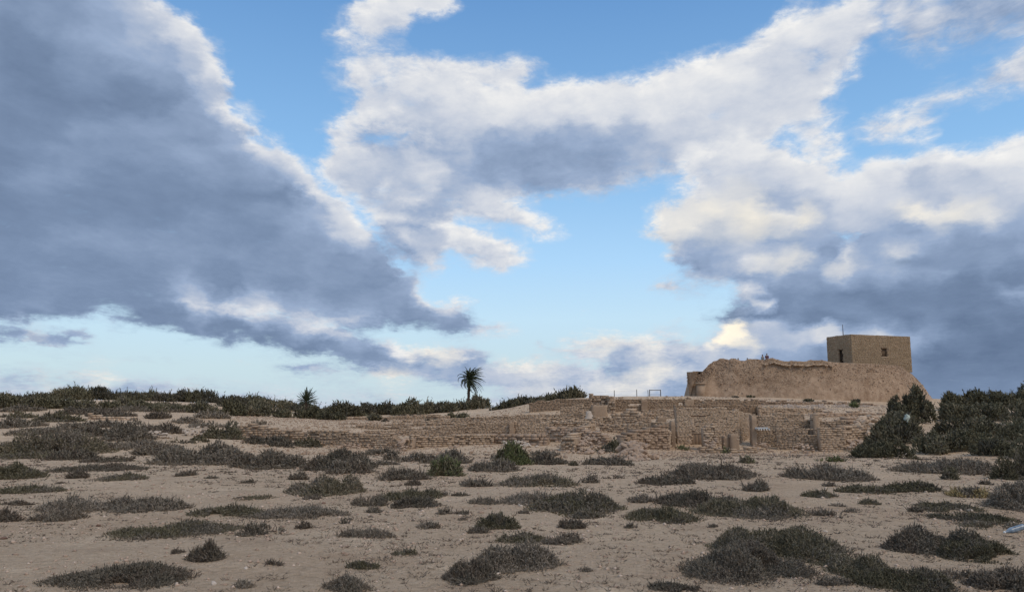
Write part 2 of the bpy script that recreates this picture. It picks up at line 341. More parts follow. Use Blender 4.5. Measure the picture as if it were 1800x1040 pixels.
# terrain: control points (photo column, row, forward distance)
CTRL = []
for dd in (0.6, 4, 8, 14, 22, 32, 42):
    for pxx in (-700, -200, 200, 600, 900, 1200, 1600, 2000, 2500):
        a, _ = ray(pxx, 800)
        CTRL.append((a * dd, dd, -1.45 - 0.0265 * dd))
for t in """-300,795,47 0,795,47 200,797,47 400,799,48 -300,760,60 0,757,60 200,755,60 350,770,56 430,776,55 -300,735,75 0,735,75 190,741,74 300,750,70 400,766,62
-300,708,105 0,712,100 190,727,84 300,730,82 400,735,80 480,738,82 -300,703,140 0,704,135 200,703,130 350,707,130 500,714,125 430,728,100
540,783,59 620,789,57 715,793,56 850,785,57 930,790,56 600,752,70 700,750,74 800,747,75 560,742,80 650,738,92 750,738,92 850,737,88
600,735,110 750,732,110 850,726,105 870,720,112 600,724,150 750,724,150 850,722,150
1000,806,50 1100,815,45 1200,801,52 1300,798,54 1400,798,55 1500,802,54 1060,782,58 1080,758,66 1000,762,64 920,768,64
1200,788,61 1300,789,61 1400,793,60 1485,794,58 1000,740,76 1100,742,76 1050,733,81 950,732,81 900,729,88
1200,742,72 1300,740,74 1400,740,72 1480,737,74 1560,732,78 1200,727,83 1300,727,83 1100,728,84 1000,726,84 1400,717,86 1500,716,87
950,706,95 1100,702,93 1200,701,92 1300,702,92 1400,705,93 1500,707,96 1560,713,97 1000,702,112 1200,699,112 1400,698,116 1560,700,116 930,707,116
1400,697,140 1600,700,140 1560,800,52 1520,804,50 1600,791,55 1640,770,62 1640,745,75 1650,716,98 1640,707,114
1700,765,62 1800,755,60 2000,755,60 1720,722,85 1800,716,85 2000,716,85 1800,705,120 2100,705,120 1750,820,41 1800,815,42 2100,815,42""".split():
    px_, py_, d_ = (float(q) for q in t.split(','))
    p = at(px_, py_, d_)
    CTRL.append((p[0], p[1], p[2] - EYE))
for dd in (185, 260):
    for pxx in (-700, -200, 200, 600, 900, 1200, 1600, 2000, 2500):
        a, _ = ray(pxx, 717)
        CTRL.append((a * dd, dd, -1.0))
CTRL = np.array(CTRL)
def pol(x, y):
    th = np.arctan2(x, np.where(np.abs(y) < 1e-6, 1e-6, y)); th = np.clip(th, -0.9, 0.9)
    r = np.maximum(np.hypot(x, y), 0.6)
    return th * 62.0, np.log(r) * 48.0
CU, CV = pol(CTRL[:, 0], CTRL[:, 1])
def kern(u, v):
    return np.sqrt((u[:, None] - CU[None]) ** 2 + (v[:, None] - CV[None]) ** 2 + 4.0)
_K = kern(CU, CV)
_n = len(CU)
_A = np.zeros((_n + 1, _n + 1)); _A[:_n, :_n] = _K - np.eye(_n) * 0.4; _A[:_n, _n] = 1; _A[_n, :_n] = 1
_W = np.linalg.solve(_A, np.append(CTRL[:, 2], 0))
_gu = np.linspace(-56, 56, 360); _gv = np.linspace(math.log(.6) * 48, math.log(420) * 48, 620)
_TT = np.empty((360, 620))
for _i in range(0, 360, 30):
    _a, _b = np.meshgrid(_gu[_i:_i + 30], _gv, indexing='ij')
    _TT[_i:_i + 30] = (kern(_a.ravel(), _b.ravel()) @ _W[:_n] + _W[_n]).reshape(30, 620)
def table(u, v):
    fu = np.clip((u - _gu[0]) / (_gu[1] - _gu[0]), 0, 358.999); fv = np.clip((v - _gv[0]) / (_gv[1] - _gv[0]), 0, 618.999)
    i = fu.astype(int); j = fv.astype(int); a = fu - i; b = fv - j
    return (_TT[i, j] * (1 - a) + _TT[i + 1, j] * a) * (1 - b) + (_TT[i, j + 1] * (1 - a) + _TT[i + 1, j + 1] * a) * b
def terr(x, y, fine=True):
    x = np.atleast_1d(np.asarray(x, float)); y = np.atleast_1d(np.asarray(y, float))
    shp = x.shape; x = x.ravel(); y = y.ravel(); out = np.empty(x.size)
    for i in range(0, x.size, 20000):
        u, v = pol(x[i:i + 20000], y[i:i + 20000])
        out[i:i + 20000] = table(u, v)
    r = np.hypot(x, y)
    k = np.clip((r - 190) / 80, 0, 1); out = out * (1 - k) + (-1.2) * k
    amp = np.clip((r - 2) / 30, 0.15, 1) * (1 - k)
    out = out + EYE + amp * (fbm(x * 0.22, y * 0.22, 3, 3) * 0.22)
    if fine:
        out = out + fbm(x * 1.4, y * 1.4, 9, 3) * 0.055
    return out.reshape(shp)
def T(x, y):
    return float(terr(x, y)[0])
_DS = np.concatenate([np.arange(4, 30, 0.15), np.arange(30, 150, 0.4)])
def hit(px, py, dmax=150, fallback=None):
    a, b = ray(px, py)
    z = EYE + b * _DS; g = terr(a * _DS, _DS)
    w = np.where((z <= g) & (_DS < dmax))[0]
    if len(w) == 0:
        i = int(np.argmin(np.abs(z - g) / _DS)) if fallback is None else int(np.argmin(np.abs(_DS - fallback)))
    else:
        i = w[0]
    dd = _DS[i]
    return np.array([a * dd, dd, g[i]])

def mesh(name, V, faces, mat=None, parent=None, smooth=False, link=True, midx=None):
    """faces: (m,3) or (m,4) int array, or a list of such arrays"""
    me = bpy.data.meshes.new(name)
    V = np.asarray(V, np.float32)
    fl = faces if isinstance(faces, list) else [faces]
    fl = [np.asarray(f, np.int32) for f in fl if len(f)]
    loops = np.concatenate([f.ravel() for f in fl])
    sizes = np.concatenate([np.full(len(f), f.shape[1], np.int32) for f in fl])
    starts = np.concatenate([[0], np.cumsum(sizes)[:-1]]).astype(np.int32)
    me.vertices.add(len(V)); me.vertices.foreach_set('co', V.ravel())
    me.loops.add(len(loops)); me.loops.foreach_set('vertex_index', loops)
    me.polygons.add(len(sizes)); me.polygons.foreach_set('loop_start', starts)
    me.polygons.foreach_set('loop_total', sizes)
    if smooth: me.polygons.foreach_set('use_smooth', np.ones(len(sizes), bool))
    if midx is not None: me.polygons.foreach_set('material_index', np.asarray(midx, np.int32))
    me.update(calc_edges=True); me.validate()
    if mat is not None:
        for m in (mat if isinstance(mat, list) else [mat]): me.materials.append(m)
    o = bpy.data.objects.new(name, me)
    if link: COL.objects.link(o)
    if parent is not None: o.parent = parent
    return o
def empty(name, loc, label=None, cat=None, group=None, rz=0.0):
    o = bpy.data.objects.new(name, None); COL.objects.link(o)
    o.location = [float(c) for c in loc]; o.rotation_euler = (0, 0, rz); o.empty_display_size = 0.2
    tag(o, label, cat, group)
    return o
LABELS = {}
def tag(o, label=None, cat=None, group=None, kind=None):
    if label:
        if label in LABELS: print('DUP LABEL', label)
        LABELS[label] = 1
        nw = len(label.split())
        if nw < 4 or nw > 16: print('LABEL LEN', nw, label)
        o['label'] = label
    if cat: o['category'] = cat
    if group: o['group'] = group
    if kind: o['kind'] = kind
    return o
class MB:
    def __init__(s): s.V = []; s.Q = []; s.T = []; s.n = 0
    def add(s, V, q=None, t=None):
        V = np.asarray(V, float)
        s.V.append(V)
        if q is not None and len(q): s.Q.append(np.asarray(q) + s.n)
        if t is not None and len(t): s.T.append(np.asarray(t) + s.n)
        s.n += len(V)
    def box(s, c, h, R=None, jit=0.0):
        V = BOXV * np.asarray(h, float)
        if jit: V = V + RNG.uniform(-jit, jit, V.shape) * np.asarray(h)
        if R is not None: V = V @ np.asarray(R).T
        s.add(V + np.asarray(c), BOXQ)
    def tube(s, P, R, k=6, cap=True):
        P = np.asarray(P, float); n = len(P); R = np.broadcast_to(np.asarray(R, float), (n,))
        Tn = np.gradient(P, axis=0); Tn /= np.linalg.norm(Tn, axis=1, keepdims=True) + 1e-9
        ref = np.array([0.31, 0.17, 0.93]) if abs(Tn[0, 2]) < 0.8 else np.array([0.95, 0.2, 0.1])
        A = np.cross(Tn, ref); A /= np.linalg.norm(A, axis=1, keepdims=True) + 1e-9; B = np.cross(Tn, A)
        ang = np.arange(k) * 2 * math.pi / k
        V = P[:, None] + R[:, None, None] * (np.cos(ang)[None, :, None] * A[:, None] + np.sin(ang)[None, :, None] * B[:, None])
        q = []
        for i in range(n - 1):
            for j in range(k):
                q.append((i * k + j, i * k + (j + 1) % k, (i + 1) * k + (j + 1) % k, (i + 1) * k + j))
        Vv = V.reshape(-1, 3); t = []
        if cap:
            Vv = np.concatenate([Vv, P[:1], P[-1:]])
            for j in range(k):
                t.append((n * k, (j + 1) % k, j)); t.append((n * k + 1, (n - 1) * k + j, (n - 1) * k + (j + 1) % k))
        s.add(Vv, q, t)
    def build(s, name, mat=None, parent=None, smooth=False, origin=(0, 0, 0)):
        V = np.concatenate(s.V) - np.asarray(origin, float); f = []
        if s.Q: f.append(np.concatenate(s.Q))
        if s.T: f.append(np.concatenate(s.T))
        return mesh(name, V, f, mat, parent, smooth)
BOXV = np.array([[-1, -1, -1], [1, -1, -1], [1, 1, -1], [-1, 1, -1], [-1, -1, 1], [1, -1, 1], [1, 1, 1], [-1, 1, 1]], float)
BOXQ = np.array([[0, 3, 2, 1], [4, 5, 6, 7], [0, 1, 5, 4], [1, 2, 6, 5], [2, 3, 7, 6], [3, 0, 4, 7]])
def boxes(C, H, U, Nn, jit=0.12):
    """many boxes at once: centres, half sizes (along U, along N, up)"""
    C = np.asarray(C, float); H = np.asarray(H, float); n = len(C)
    v = BOXV[None] * (1 + RNG.uniform(-jit, jit, (n, 8, 3)))
    v = v * H[:, None, :]
    R = np.stack([np.asarray(U, float), np.asarray(Nn, float), np.array([0, 0, 1.0])])
    V = v @ R + C[:, None]
    Q = BOXQ[None] + (np.arange(n) * 8)[:, None, None]
    return V.reshape(-1, 3), Q.reshape(-1, 4)

# ---------------------------------------------------------------- materials
def material(name, build):
    m = bpy.data.materials.new(name); m.use_nodes = True
    nt = m.node_tree; b = nt.nodes['Principled BSDF']
    b.inputs['Roughness'].default_value = 0.9
    b.inputs['Specular IOR Level'].default_value = 0.15
    build(nt, b)
    return m
def nn(nt, typ, **kw):
    n = nt.nodes.new(typ)
    for k, v in kw.items(): setattr(n, k, v)
    return n
def noise(nt, vec, scale, det=4, rough=0.6):
    n = nn(nt, 'ShaderNodeTexNoise'); n.inputs['Scale'].default_value = scale
    n.inputs['Detail'].default_value = det; n.inputs['Roughness'].default_value = rough
    if vec is not None: nt.links.new(vec, n.inputs['Vector'])
    return n.outputs['Fac']
def ramp(nt, fac, stops):
    n = nn(nt, 'ShaderNodeValToRGB'); e = n.color_ramp.elements
    e[0].position = stops[0][0]; e[1].position = stops[-1][0]
    for p, _ in stops[1:-1]: e.new(p)
    for k, (_, c) in enumerate(stops): e[k].color = (*c, 1)
    nt.links.new(fac, n.inputs[0]); return n.outputs[0]
def mixc(nt, fac, a, b, mode='MIX'):
    n = nn(nt, 'ShaderNodeMix', data_type='RGBA', blend_type=mode)
    for i, v in ((0, fac), (6, a), (7, b)):
        if isinstance(v, (int, float)): n.inputs[i].default_value = v
        elif isinstance(v, tuple): n.inputs[i].default_value = (*v, 1) if len(v) == 3 else v
        else: nt.links.new(v, n.inputs[i])
    return n.outputs[2]
def bump(nt, b, h, dist, strength=1.0):
    n = nn(nt, 'ShaderNodeBump'); n.inputs['Distance'].default_value = dist; n.inputs['Strength'].default_value = strength
    nt.links.new(h, n.inputs['Height']); nt.links.new(n.outputs[0], b.inputs['Normal'])
def mathn(nt, op, a, b=None, clamp=False):
    n = nn(nt, 'ShaderNodeMath', operation=op, use_clamp=clamp)
    for i, v in enumerate((a, b)):
        if v is None: continue
        if isinstance(v, (int, float)): n.inputs[i].default_value = v
        else: nt.links.new(v, n.inputs[i])
    return n.outputs[0]
def wpos(nt):
    return nn(nt, 'ShaderNodeNewGeometry').outputs['Position']

def _ground(nt, b):
    p = wpos(nt)
    big = noise(nt, p, 0.35, 4); mid = noise(nt, p, 2.2, 5); coarse = noise(nt, p, 11, 4, .7); fin = noise(nt, p, 26, 5, 0.7); grit = noise(nt, p, 90, 2, 0.8)
    c = ramp(nt, big, [(.3, (0.536, 0.360, 0.222)), (.5, (0.646, 0.451, 0.287)), (.7, (0.714, 0.529, 0.357))])
    c = mixc(nt, 0.55, c, ramp(nt, mid, [(.28, (0.454, 0.301, 0.184)), (.5, (0.659, 0.464, 0.297)), (.74, (0.824, 0.638, 0.449))]))
    c = mixc(nt, 0.55, c, ramp(nt, fin, [(.25, (0.261, 0.171, 0.106)), (.5, (0.646, 0.459, 0.297)), (.75, (0.920, 0.798, 0.575))]))
    c = mixc(nt, 0.35, c, ramp(nt, grit, [(.3, (0.247, 0.163, 0.104)), (.5, (0.646, 0.462, 0.301)), (.72, (0.920, 0.870, 0.646))]))
    c = mixc(nt, 0.45, c, ramp(nt, coarse, [(.30, (0.233, 0.151, 0.094)), (.44, (0.576, 0.408, 0.266)), (.60, (0.741, 0.543, 0.367)), (.76, (0.920, 0.783, 0.568))]))
    patch = noise(nt, p, .12, 5, .6); crust = noise(nt, p, .75, 6, .65)
    c = mixc(nt, 0.5, c, mixc(nt, 1.0, c, ramp(nt, patch, [(.34, (.86, .78, .72)), (.5, (1, 1, 1)), (.66, (1.12, 1.10, 1.08))]), 'MULTIPLY'))
    c = mixc(nt, 0.75, c, mixc(nt, 1.0, c, ramp(nt, crust, [(.32, (.80, .76, .74)), (.46, (1, 1, 1)), (.56, (1, 1, 1)), (.66, (1.24, 1.26, 1.28))]), 'MULTIPLY'))
    nt.links.new(c, b.inputs['Base Color'])
    h = mathn(nt, 'ADD', mathn(nt, 'MULTIPLY', mathn(nt, 'ADD', fin, mathn(nt, 'MULTIPLY', coarse, 1.6)), 1.0), mathn(nt, 'ADD', mathn(nt, 'MULTIPLY', grit, .35), mathn(nt, 'MULTIPLY', mid, 1.6)))
    bump(nt, b, h, 0.06, 1.0)
M_GROUND = material('sandy_gravel', _ground)
def stone_mat(name, dark, mid, lite, tone=0.5, scale=3.0, bd=0.02):
    def f(nt, b):
        g = nn(nt, 'ShaderNodeNewGeometry')
        r = g.outputs['Random Per Island']; p = g.outputs['Position']
        c = ramp(nt, r, [(0, dark), (.5, mid), (1, lite)])
        big = noise(nt, p, 0.8, 4); fin = noise(nt, p, scale * 6, 5, 0.7)
        c = mixc(nt, tone, c, ramp(nt, big, [(.3, dark), (.5, mid), (.72, lite)]))
        c = mixc(nt, 0.4, c, ramp(nt, fin, [(.25, tuple(x * .6 for x in dark)), (.5, mid), (.75, tuple(min(1, x * 1.15) for x in lite))]))
        oi = nn(nt, 'ShaderNodeObjectInfo').outputs['Random']
        c = mixc(nt, 0.8, c, mixc(nt, 1.0, c, ramp(nt, oi, [(0, (.84, .82, .80)), (.5, (1, 1, 1)), (1, (1.14, 1.15, 1.16))]), 'MULTIPLY'))
        nt.links.new(c, b.inputs['Base Color'])
        bump(nt, b, fin, bd, 0.8)
    return material(name, f)
M_STONE = stone_mat('ruin_stone', (.290, .202, .132), (.470, .342, .236), (.620, .478, .352))
M_RUBBLE = stone_mat('rubble_stone', (.270, .185, .125), (.395, .280, .198), (.520, .395, .295))
M_BRICK = stone_mat('house_stone', (.240, .172, .108), (.360, .265, .172), (.460, .346, .236))
M_MORTAR = stone_mat('mortar', (.245, .168, .110), (.335, .236, .160), (.410, .298, .206), tone=.9)
M_PALE = stone_mat('pale_stone', (.40, .315, .24), (.52, .42, .33), (.64, .54, .44))
M_PEBBLE = stone_mat('pebbles', (.210, .135, .092), (.520, .368, .268), (.800, .650, .520), tone=.10, scale=8, bd=.003)
M_SCREE = stone_mat('grey_scree', (.25, .185, .138), (.39, .305, .24), (.53, .43, .35), tone=.3)
M_DARKST = stone_mat('brown_stone', (.15, .085, .06), (.20, .12, .085), (.26, .17, .12))
def _plaster(nt, b):
    p = wpos(nt)
    sx = nn(nt, 'ShaderNodeSeparateXYZ'); nt.links.new(p, sx.inputs[0])
    big = noise(nt, p, 0.28, 5); mid = noise(nt, p, 1.3, 6, 0.65); fin = noise(nt, p, 7.0, 6, 0.75)
    smooth = ramp(nt, mathn(nt, 'ADD', mathn(nt, 'MULTIPLY', mid, .6), mathn(nt, 'MULTIPLY', fin, .4)), [(.34, (0.280, 0.190, 0.125)), (.5, (0.386, 0.271, 0.185)), (.64, (0.470, 0.342, 0.241))])
    rough = ramp(nt, fin, [(.30, (0.134, 0.087, 0.056)), (.44, (0.291, 0.195, 0.128)), (.56, (0.409, 0.286, 0.193)), (.74, (0.549, 0.409, 0.293))])
    # bare core shows where the render has fallen off: an uneven upper zone
    z = mathn(nt, 'ADD', mathn(nt, 'MULTIPLY', mathn(nt, 'SUBTRACT', sx.outputs[2], 5.0), 0.35), mathn(nt, 'MULTIPLY', mathn(nt, 'SUBTRACT', big, .5), 4.2))
    mr = nn(nt, 'ShaderNodeMapRange'); mr.inputs[1].default_value = -.25; mr.inputs[2].default_value = .25; nt.links.new(z, mr.inputs[0])
    streak = nn(nt, 'ShaderNodeMapping'); streak.inputs['Scale'].default_value = (1.0, 1.0, .16); nt.links.new(p, streak.inputs[0])
    st = noise(nt, streak.outputs[0], 1.6, 5, .65); blot = noise(nt, p, .75, 6, .7)
    c = mixc(nt, mr.outputs[0], smooth, rough)
    c = mixc(nt, .5, c, mixc(nt, 1.0, c, ramp(nt, st, [(.34, (.78, .75, .72)), (.48, (1, 1, 1)), (.66, (1.12, 1.12, 1.1))]), 'MULTIPLY'))
    c = mixc(nt, .9, c, mixc(nt, 1.0, c, ramp(nt, blot, [(.34, (.74, .70, .66)), (.47, (1, 1, 1)), (.64, (1.12, 1.12, 1.12))]), 'MULTIPLY'))
    nt.links.new(c, b.inputs['Base Color'])
    h = mathn(nt, 'ADD', mathn(nt, 'MULTIPLY', mid, .8), mathn(nt, 'MULTIPLY', fin, mathn(nt, 'ADD', mathn(nt, 'MULTIPLY', mr.outputs[0], .9), .12)))
    bump(nt, b, h, 0.16, 0.8)
M_MOUND = material('mound_render', _plaster)
def flat(name, c, rough=.8, var=.25, scale=6.0, metal=0):
    def f(nt, b):
        p = nn(nt, 'ShaderNodeTexCoord').outputs['Object']
        n = noise(nt, p, scale, 4)
        nt.links.new(ramp(nt, n, [(.25, tuple(x * (1 - var) for x in c)), (.75, tuple(min(1, x * (1 + var)) for x in c))]), b.inputs['Base Color'])
        b.inputs['Roughness'].default_value = rough; b.inputs['Metallic'].default_value = metal
    return material(name, f)
def foliage(name, stops, scale):
    def f(nt, b):
        g = nn(nt, 'ShaderNodeNewGeometry'); oi = nn(nt, 'ShaderNodeObjectInfo')
        n = noise(nt, g.outputs['Position'], scale * .5, 5, .65)
        fac = mathn(nt, 'ADD', mathn(nt, 'MULTIPLY', n, .62), mathn(nt, 'MULTIPLY', g.outputs['Random Per Island'], .38))
        fac = mathn(nt, 'ADD', fac, mathn(nt, 'MULTIPLY', mathn(nt, 'SUBTRACT', oi.outputs['Random'], .5), .34))
        nt.links.new(ramp(nt, fac, stops), b.inputs['Base Color'])
        b.inputs['Roughness'].default_value = .75
    return material(name, f)
M_FOL = {
 'g': foliage('saltbush_green', [(.15, (0.084, 0.072, 0.042)), (.45, (0.140, 0.121, 0.071)), (.62, (0.204, 0.173, 0.113)), (.85, (0.302, 0.238, 0.173))], 5.0),
 'p': foliage('saltbush_brown', [(.15, (0.101, 0.075, 0.054)), (.45, (0.166, 0.130, 0.096)), (.62, (0.225, 0.182, 0.136)), (.85, (0.330, 0.271, 0.202))], 5.0),
 's': foliage('saltbush_grey', [(.15, (0.100, 0.083, 0.060)), (.45, (0.169, 0.142, 0.104)), (.62, (0.238, 0.199, 0.152)), (.85, (0.340, 0.273, 0.215))], 5.0),
 'b': foliage('fresh_green', [(.15, (0.093, 0.101, 0.040)), (.5, (0.166, 0.173, 0.078)), (.85, (0.264, 0.251, 0.134))], 5.0),
 'y': foliage('dry_grass', [(.15, (0.227, 0.166, 0.071)), (.5, (0.378, 0.281, 0.134)), (.85, (0.498, 0.367, 0.198))], 5.0),
 'd': foliage('dark_bush', [(.15, (0.077, 0.067, 0.042)), (.45, (0.131, 0.116, 0.067)), (.65, (0.191, 0.170, 0.106)), (.88, (0.272, 0.221, 0.152))], 1.6),
 'e': foliage('grey_bush', [(.15, (.060, .052, .036)), (.45, (.096, .086, .060)), (.65, (.130, .116, .086)), (.88, (.175, .150, .118))], 1.6),
}
M_TWIG = flat('twig', (.11, .080, .062), .9)
M_BARK = flat('palm_bark', (.085, .062, .045), .95, .4, 9)
M_PALM = foliage('palm_leaf', [(.15, (.030, .040, .022)), (.5, (.055, .068, .036)), (.85, (.095, .105, .060))], 1.5)
M_WOOD = flat('old_wood', (.060, .040, .028), .8, .3, 20)
M_WOODL = flat('weathered_shutter', (.17, .115, .075), .85, .3, 14)
M_METAL = flat('rusted_metal', (.115, .105, .100), .6, .3, 12, .3)
M_WHITE = flat('white_plastic', (.72, .71, .68), .5, .08)
M_BAG = flat('plastic_bag', (.42, .47, .41), .45, .3)
M_SHEET = flat('white_sheet', (.68, .66, .62), .7, .12)

# ---------------------------------------------------------------- ground
def build_ground():
    th = np.concatenate([np.linspace(-math.pi, -0.85, 50)[:-1], np.linspace(-0.85, 0.85, 620), np.linspace(0.85, math.pi, 50)[1:-1]])
    r = np.concatenate([np.geomspace(0.4, 150, 330), np.geomspace(156, 6000, 40)])
    R, TH = np.meshgrid(r, th, indexing='ij')
    X = R * np.sin(TH); Y = R * np.cos(TH); Z = terr(X, Y)
    nr, nt_ = R.shape
    V = np.stack([X, Y, Z], -1).reshape(-1, 3)
    i = np.arange(nr - 1)[:, None]; j = np.arange(nt_)[None]
    a = i * nt_ + j; b = i * nt_ + (j + 1) % nt_
    Q = np.stack([a, b, b + nt_, a + nt_], -1).reshape(-1, 4)
    V = np.concatenate([V, [[0, 0, T(0, 0)]]]); c = len(V) - 1
    tri = np.stack([np.full(nt_, c), (np.arange(nt_) + 1) % nt_, np.arange(nt_)], -1)
    o = mesh('ground', V, [Q[:, ::-1], tri], M_GROUND, smooth=True)
    tag(o, kind='structure')
build_ground()

# stone shapes shared by every loose stone
def stone_shape(seed, k=1):
    r = np.random.default_rng(seed)
    t = (1 + 5 ** .5) / 2
    V = np.array([[-1, t, 0], [1, t, 0], [-1, -t, 0], [1, -t, 0], [0, -1, t], [0, 1, t], [0, -1, -t], [0, 1, -t], [t, 0, -1], [t, 0, 1], [-t, 0, -1], [-t, 0, 1]]) / 1.9
    V = V * r.uniform(.72, 1.18, (12, 1)) * np.array([1, .8, .62])
    V = np.clip(V, -.86, .86)
    Fc = np.array([[0, 11, 5], [0, 5, 1], [0, 1, 7], [0, 7, 10], [0, 10, 11], [1, 5, 9], [5, 11, 4], [11, 10, 2], [10, 7, 6], [7, 1, 8], [3, 9, 4], [3, 4, 2], [3, 2, 6], [3, 6, 8], [3, 8, 9], [4, 9, 5], [2, 4, 11], [6, 2, 10], [8, 6, 7], [9, 8, 1]])
    return V, Fc
STONES = [stone_shape(100 + i) for i in range(10)]
def rot3(n):
    q = RNG.normal(size=(n, 4)); q /= np.linalg.norm(q, axis=1, keepdims=True)
    w, x, y, z = q.T
    return np.stack([1 - 2 * (y * y + z * z), 2 * (x * y - z * w), 2 * (x * z + y * w), 2 * (x * y + z * w), 1 - 2 * (x * x + z * z), 2 * (y * z - x * w), 2 * (x * z - y * w), 2 * (y * z + x * w), 1 - 2 * (x * x + y * y)], -1).reshape(n, 3, 3)
def many_stones(P, S, flatz=0.8):
    """joined irregular stones at P with radii S"""
    n = len(P); Vs = []; Fs = []; base = 0
    pick = RNG.integers(0, len(STONES), n); R = rot3(n)
    for k in range(len(STONES)):
        idx = np.where(pick == k)[0]
        if not len(idx): continue
        v, f = STONES[k]
        vv = np.einsum('nij,vj->nvi', R[idx], v) * np.asarray(S)[idx][:, None, None]
        vv[..., 2] *= flatz
        vv = vv + np.asarray(P)[idx][:, None]
        Vs.append(vv.reshape(-1, 3)); Fs.append((f[None] + base + (np.arange(len(idx)) * 12)[:, None, None]).reshape(-1, 3))
        base += len(idx) * 12
    return np.concatenate(Vs), np.concatenate(Fs)
OCT = np.array([[1, 0, 0], [-1, 0, 0], [0, 1, 0], [0, -1, 0], [0, 0, 1], [0, 0, -1]], float)
OCF = np.array([[0, 2, 4], [2, 1, 4], [1, 3, 4], [3, 0, 4], [2, 0, 5], [1, 2, 5], [3, 1, 5], [0, 3, 5]])
def build_gravel():
    n = 110000
    d = 5.5 * (50 / 5.5) ** RNG.random(n) ** 0.85
    px = RNG.uniform(-60, 1860, n)
    a = (px - 900) / F * 1.01
    X = a * d; Y = d
    cl = fbm(X * .5, Y * .5, 77, 3)
    keep = RNG.random(n) < np.clip(.55 + cl * 2.2, .12, 1)
    X, Y = X[keep], Y[keep]; n = len(X)
    S = 0.004 + 0.010 * RNG.random(n) ** 3 + (RNG.random(n) < .06) * RNG.uniform(.006, .026, n)
    S *= np.clip((Y / 9) ** .62, .8, 2.4)
    Z = terr(X, Y)
    V = OCT[None] * RNG.uniform(.55, 1.3, (n, 6, 1)) * np.stack([S * RNG.uniform(.8, 1.5, n), S * RNG.uniform(.8, 1.4, n), S * .62], -1)[:, None]
    ang = RNG.uniform(0, 6.28, n); c, s = np.cos(ang)[:, None], np.sin(ang)[:, None]
    x = V[..., 0] * c - V[..., 1] * s; y = V[..., 0] * s + V[..., 1] * c
    V = np.stack([x + X[:, None], y + Y[:, None], V[..., 2] + (Z + S * .12)[:, None]], -1)
    Fc = OCF[None] + (np.arange(n) * 6)[:, None, None]
    o = mesh('gravel', V.reshape(-1, 3), Fc.reshape(-1, 3), M_PEBBLE)
    tag(o, 'loose pebbles strewn over the sandy ground', 'gravel', kind='stuff')
build_gravel()

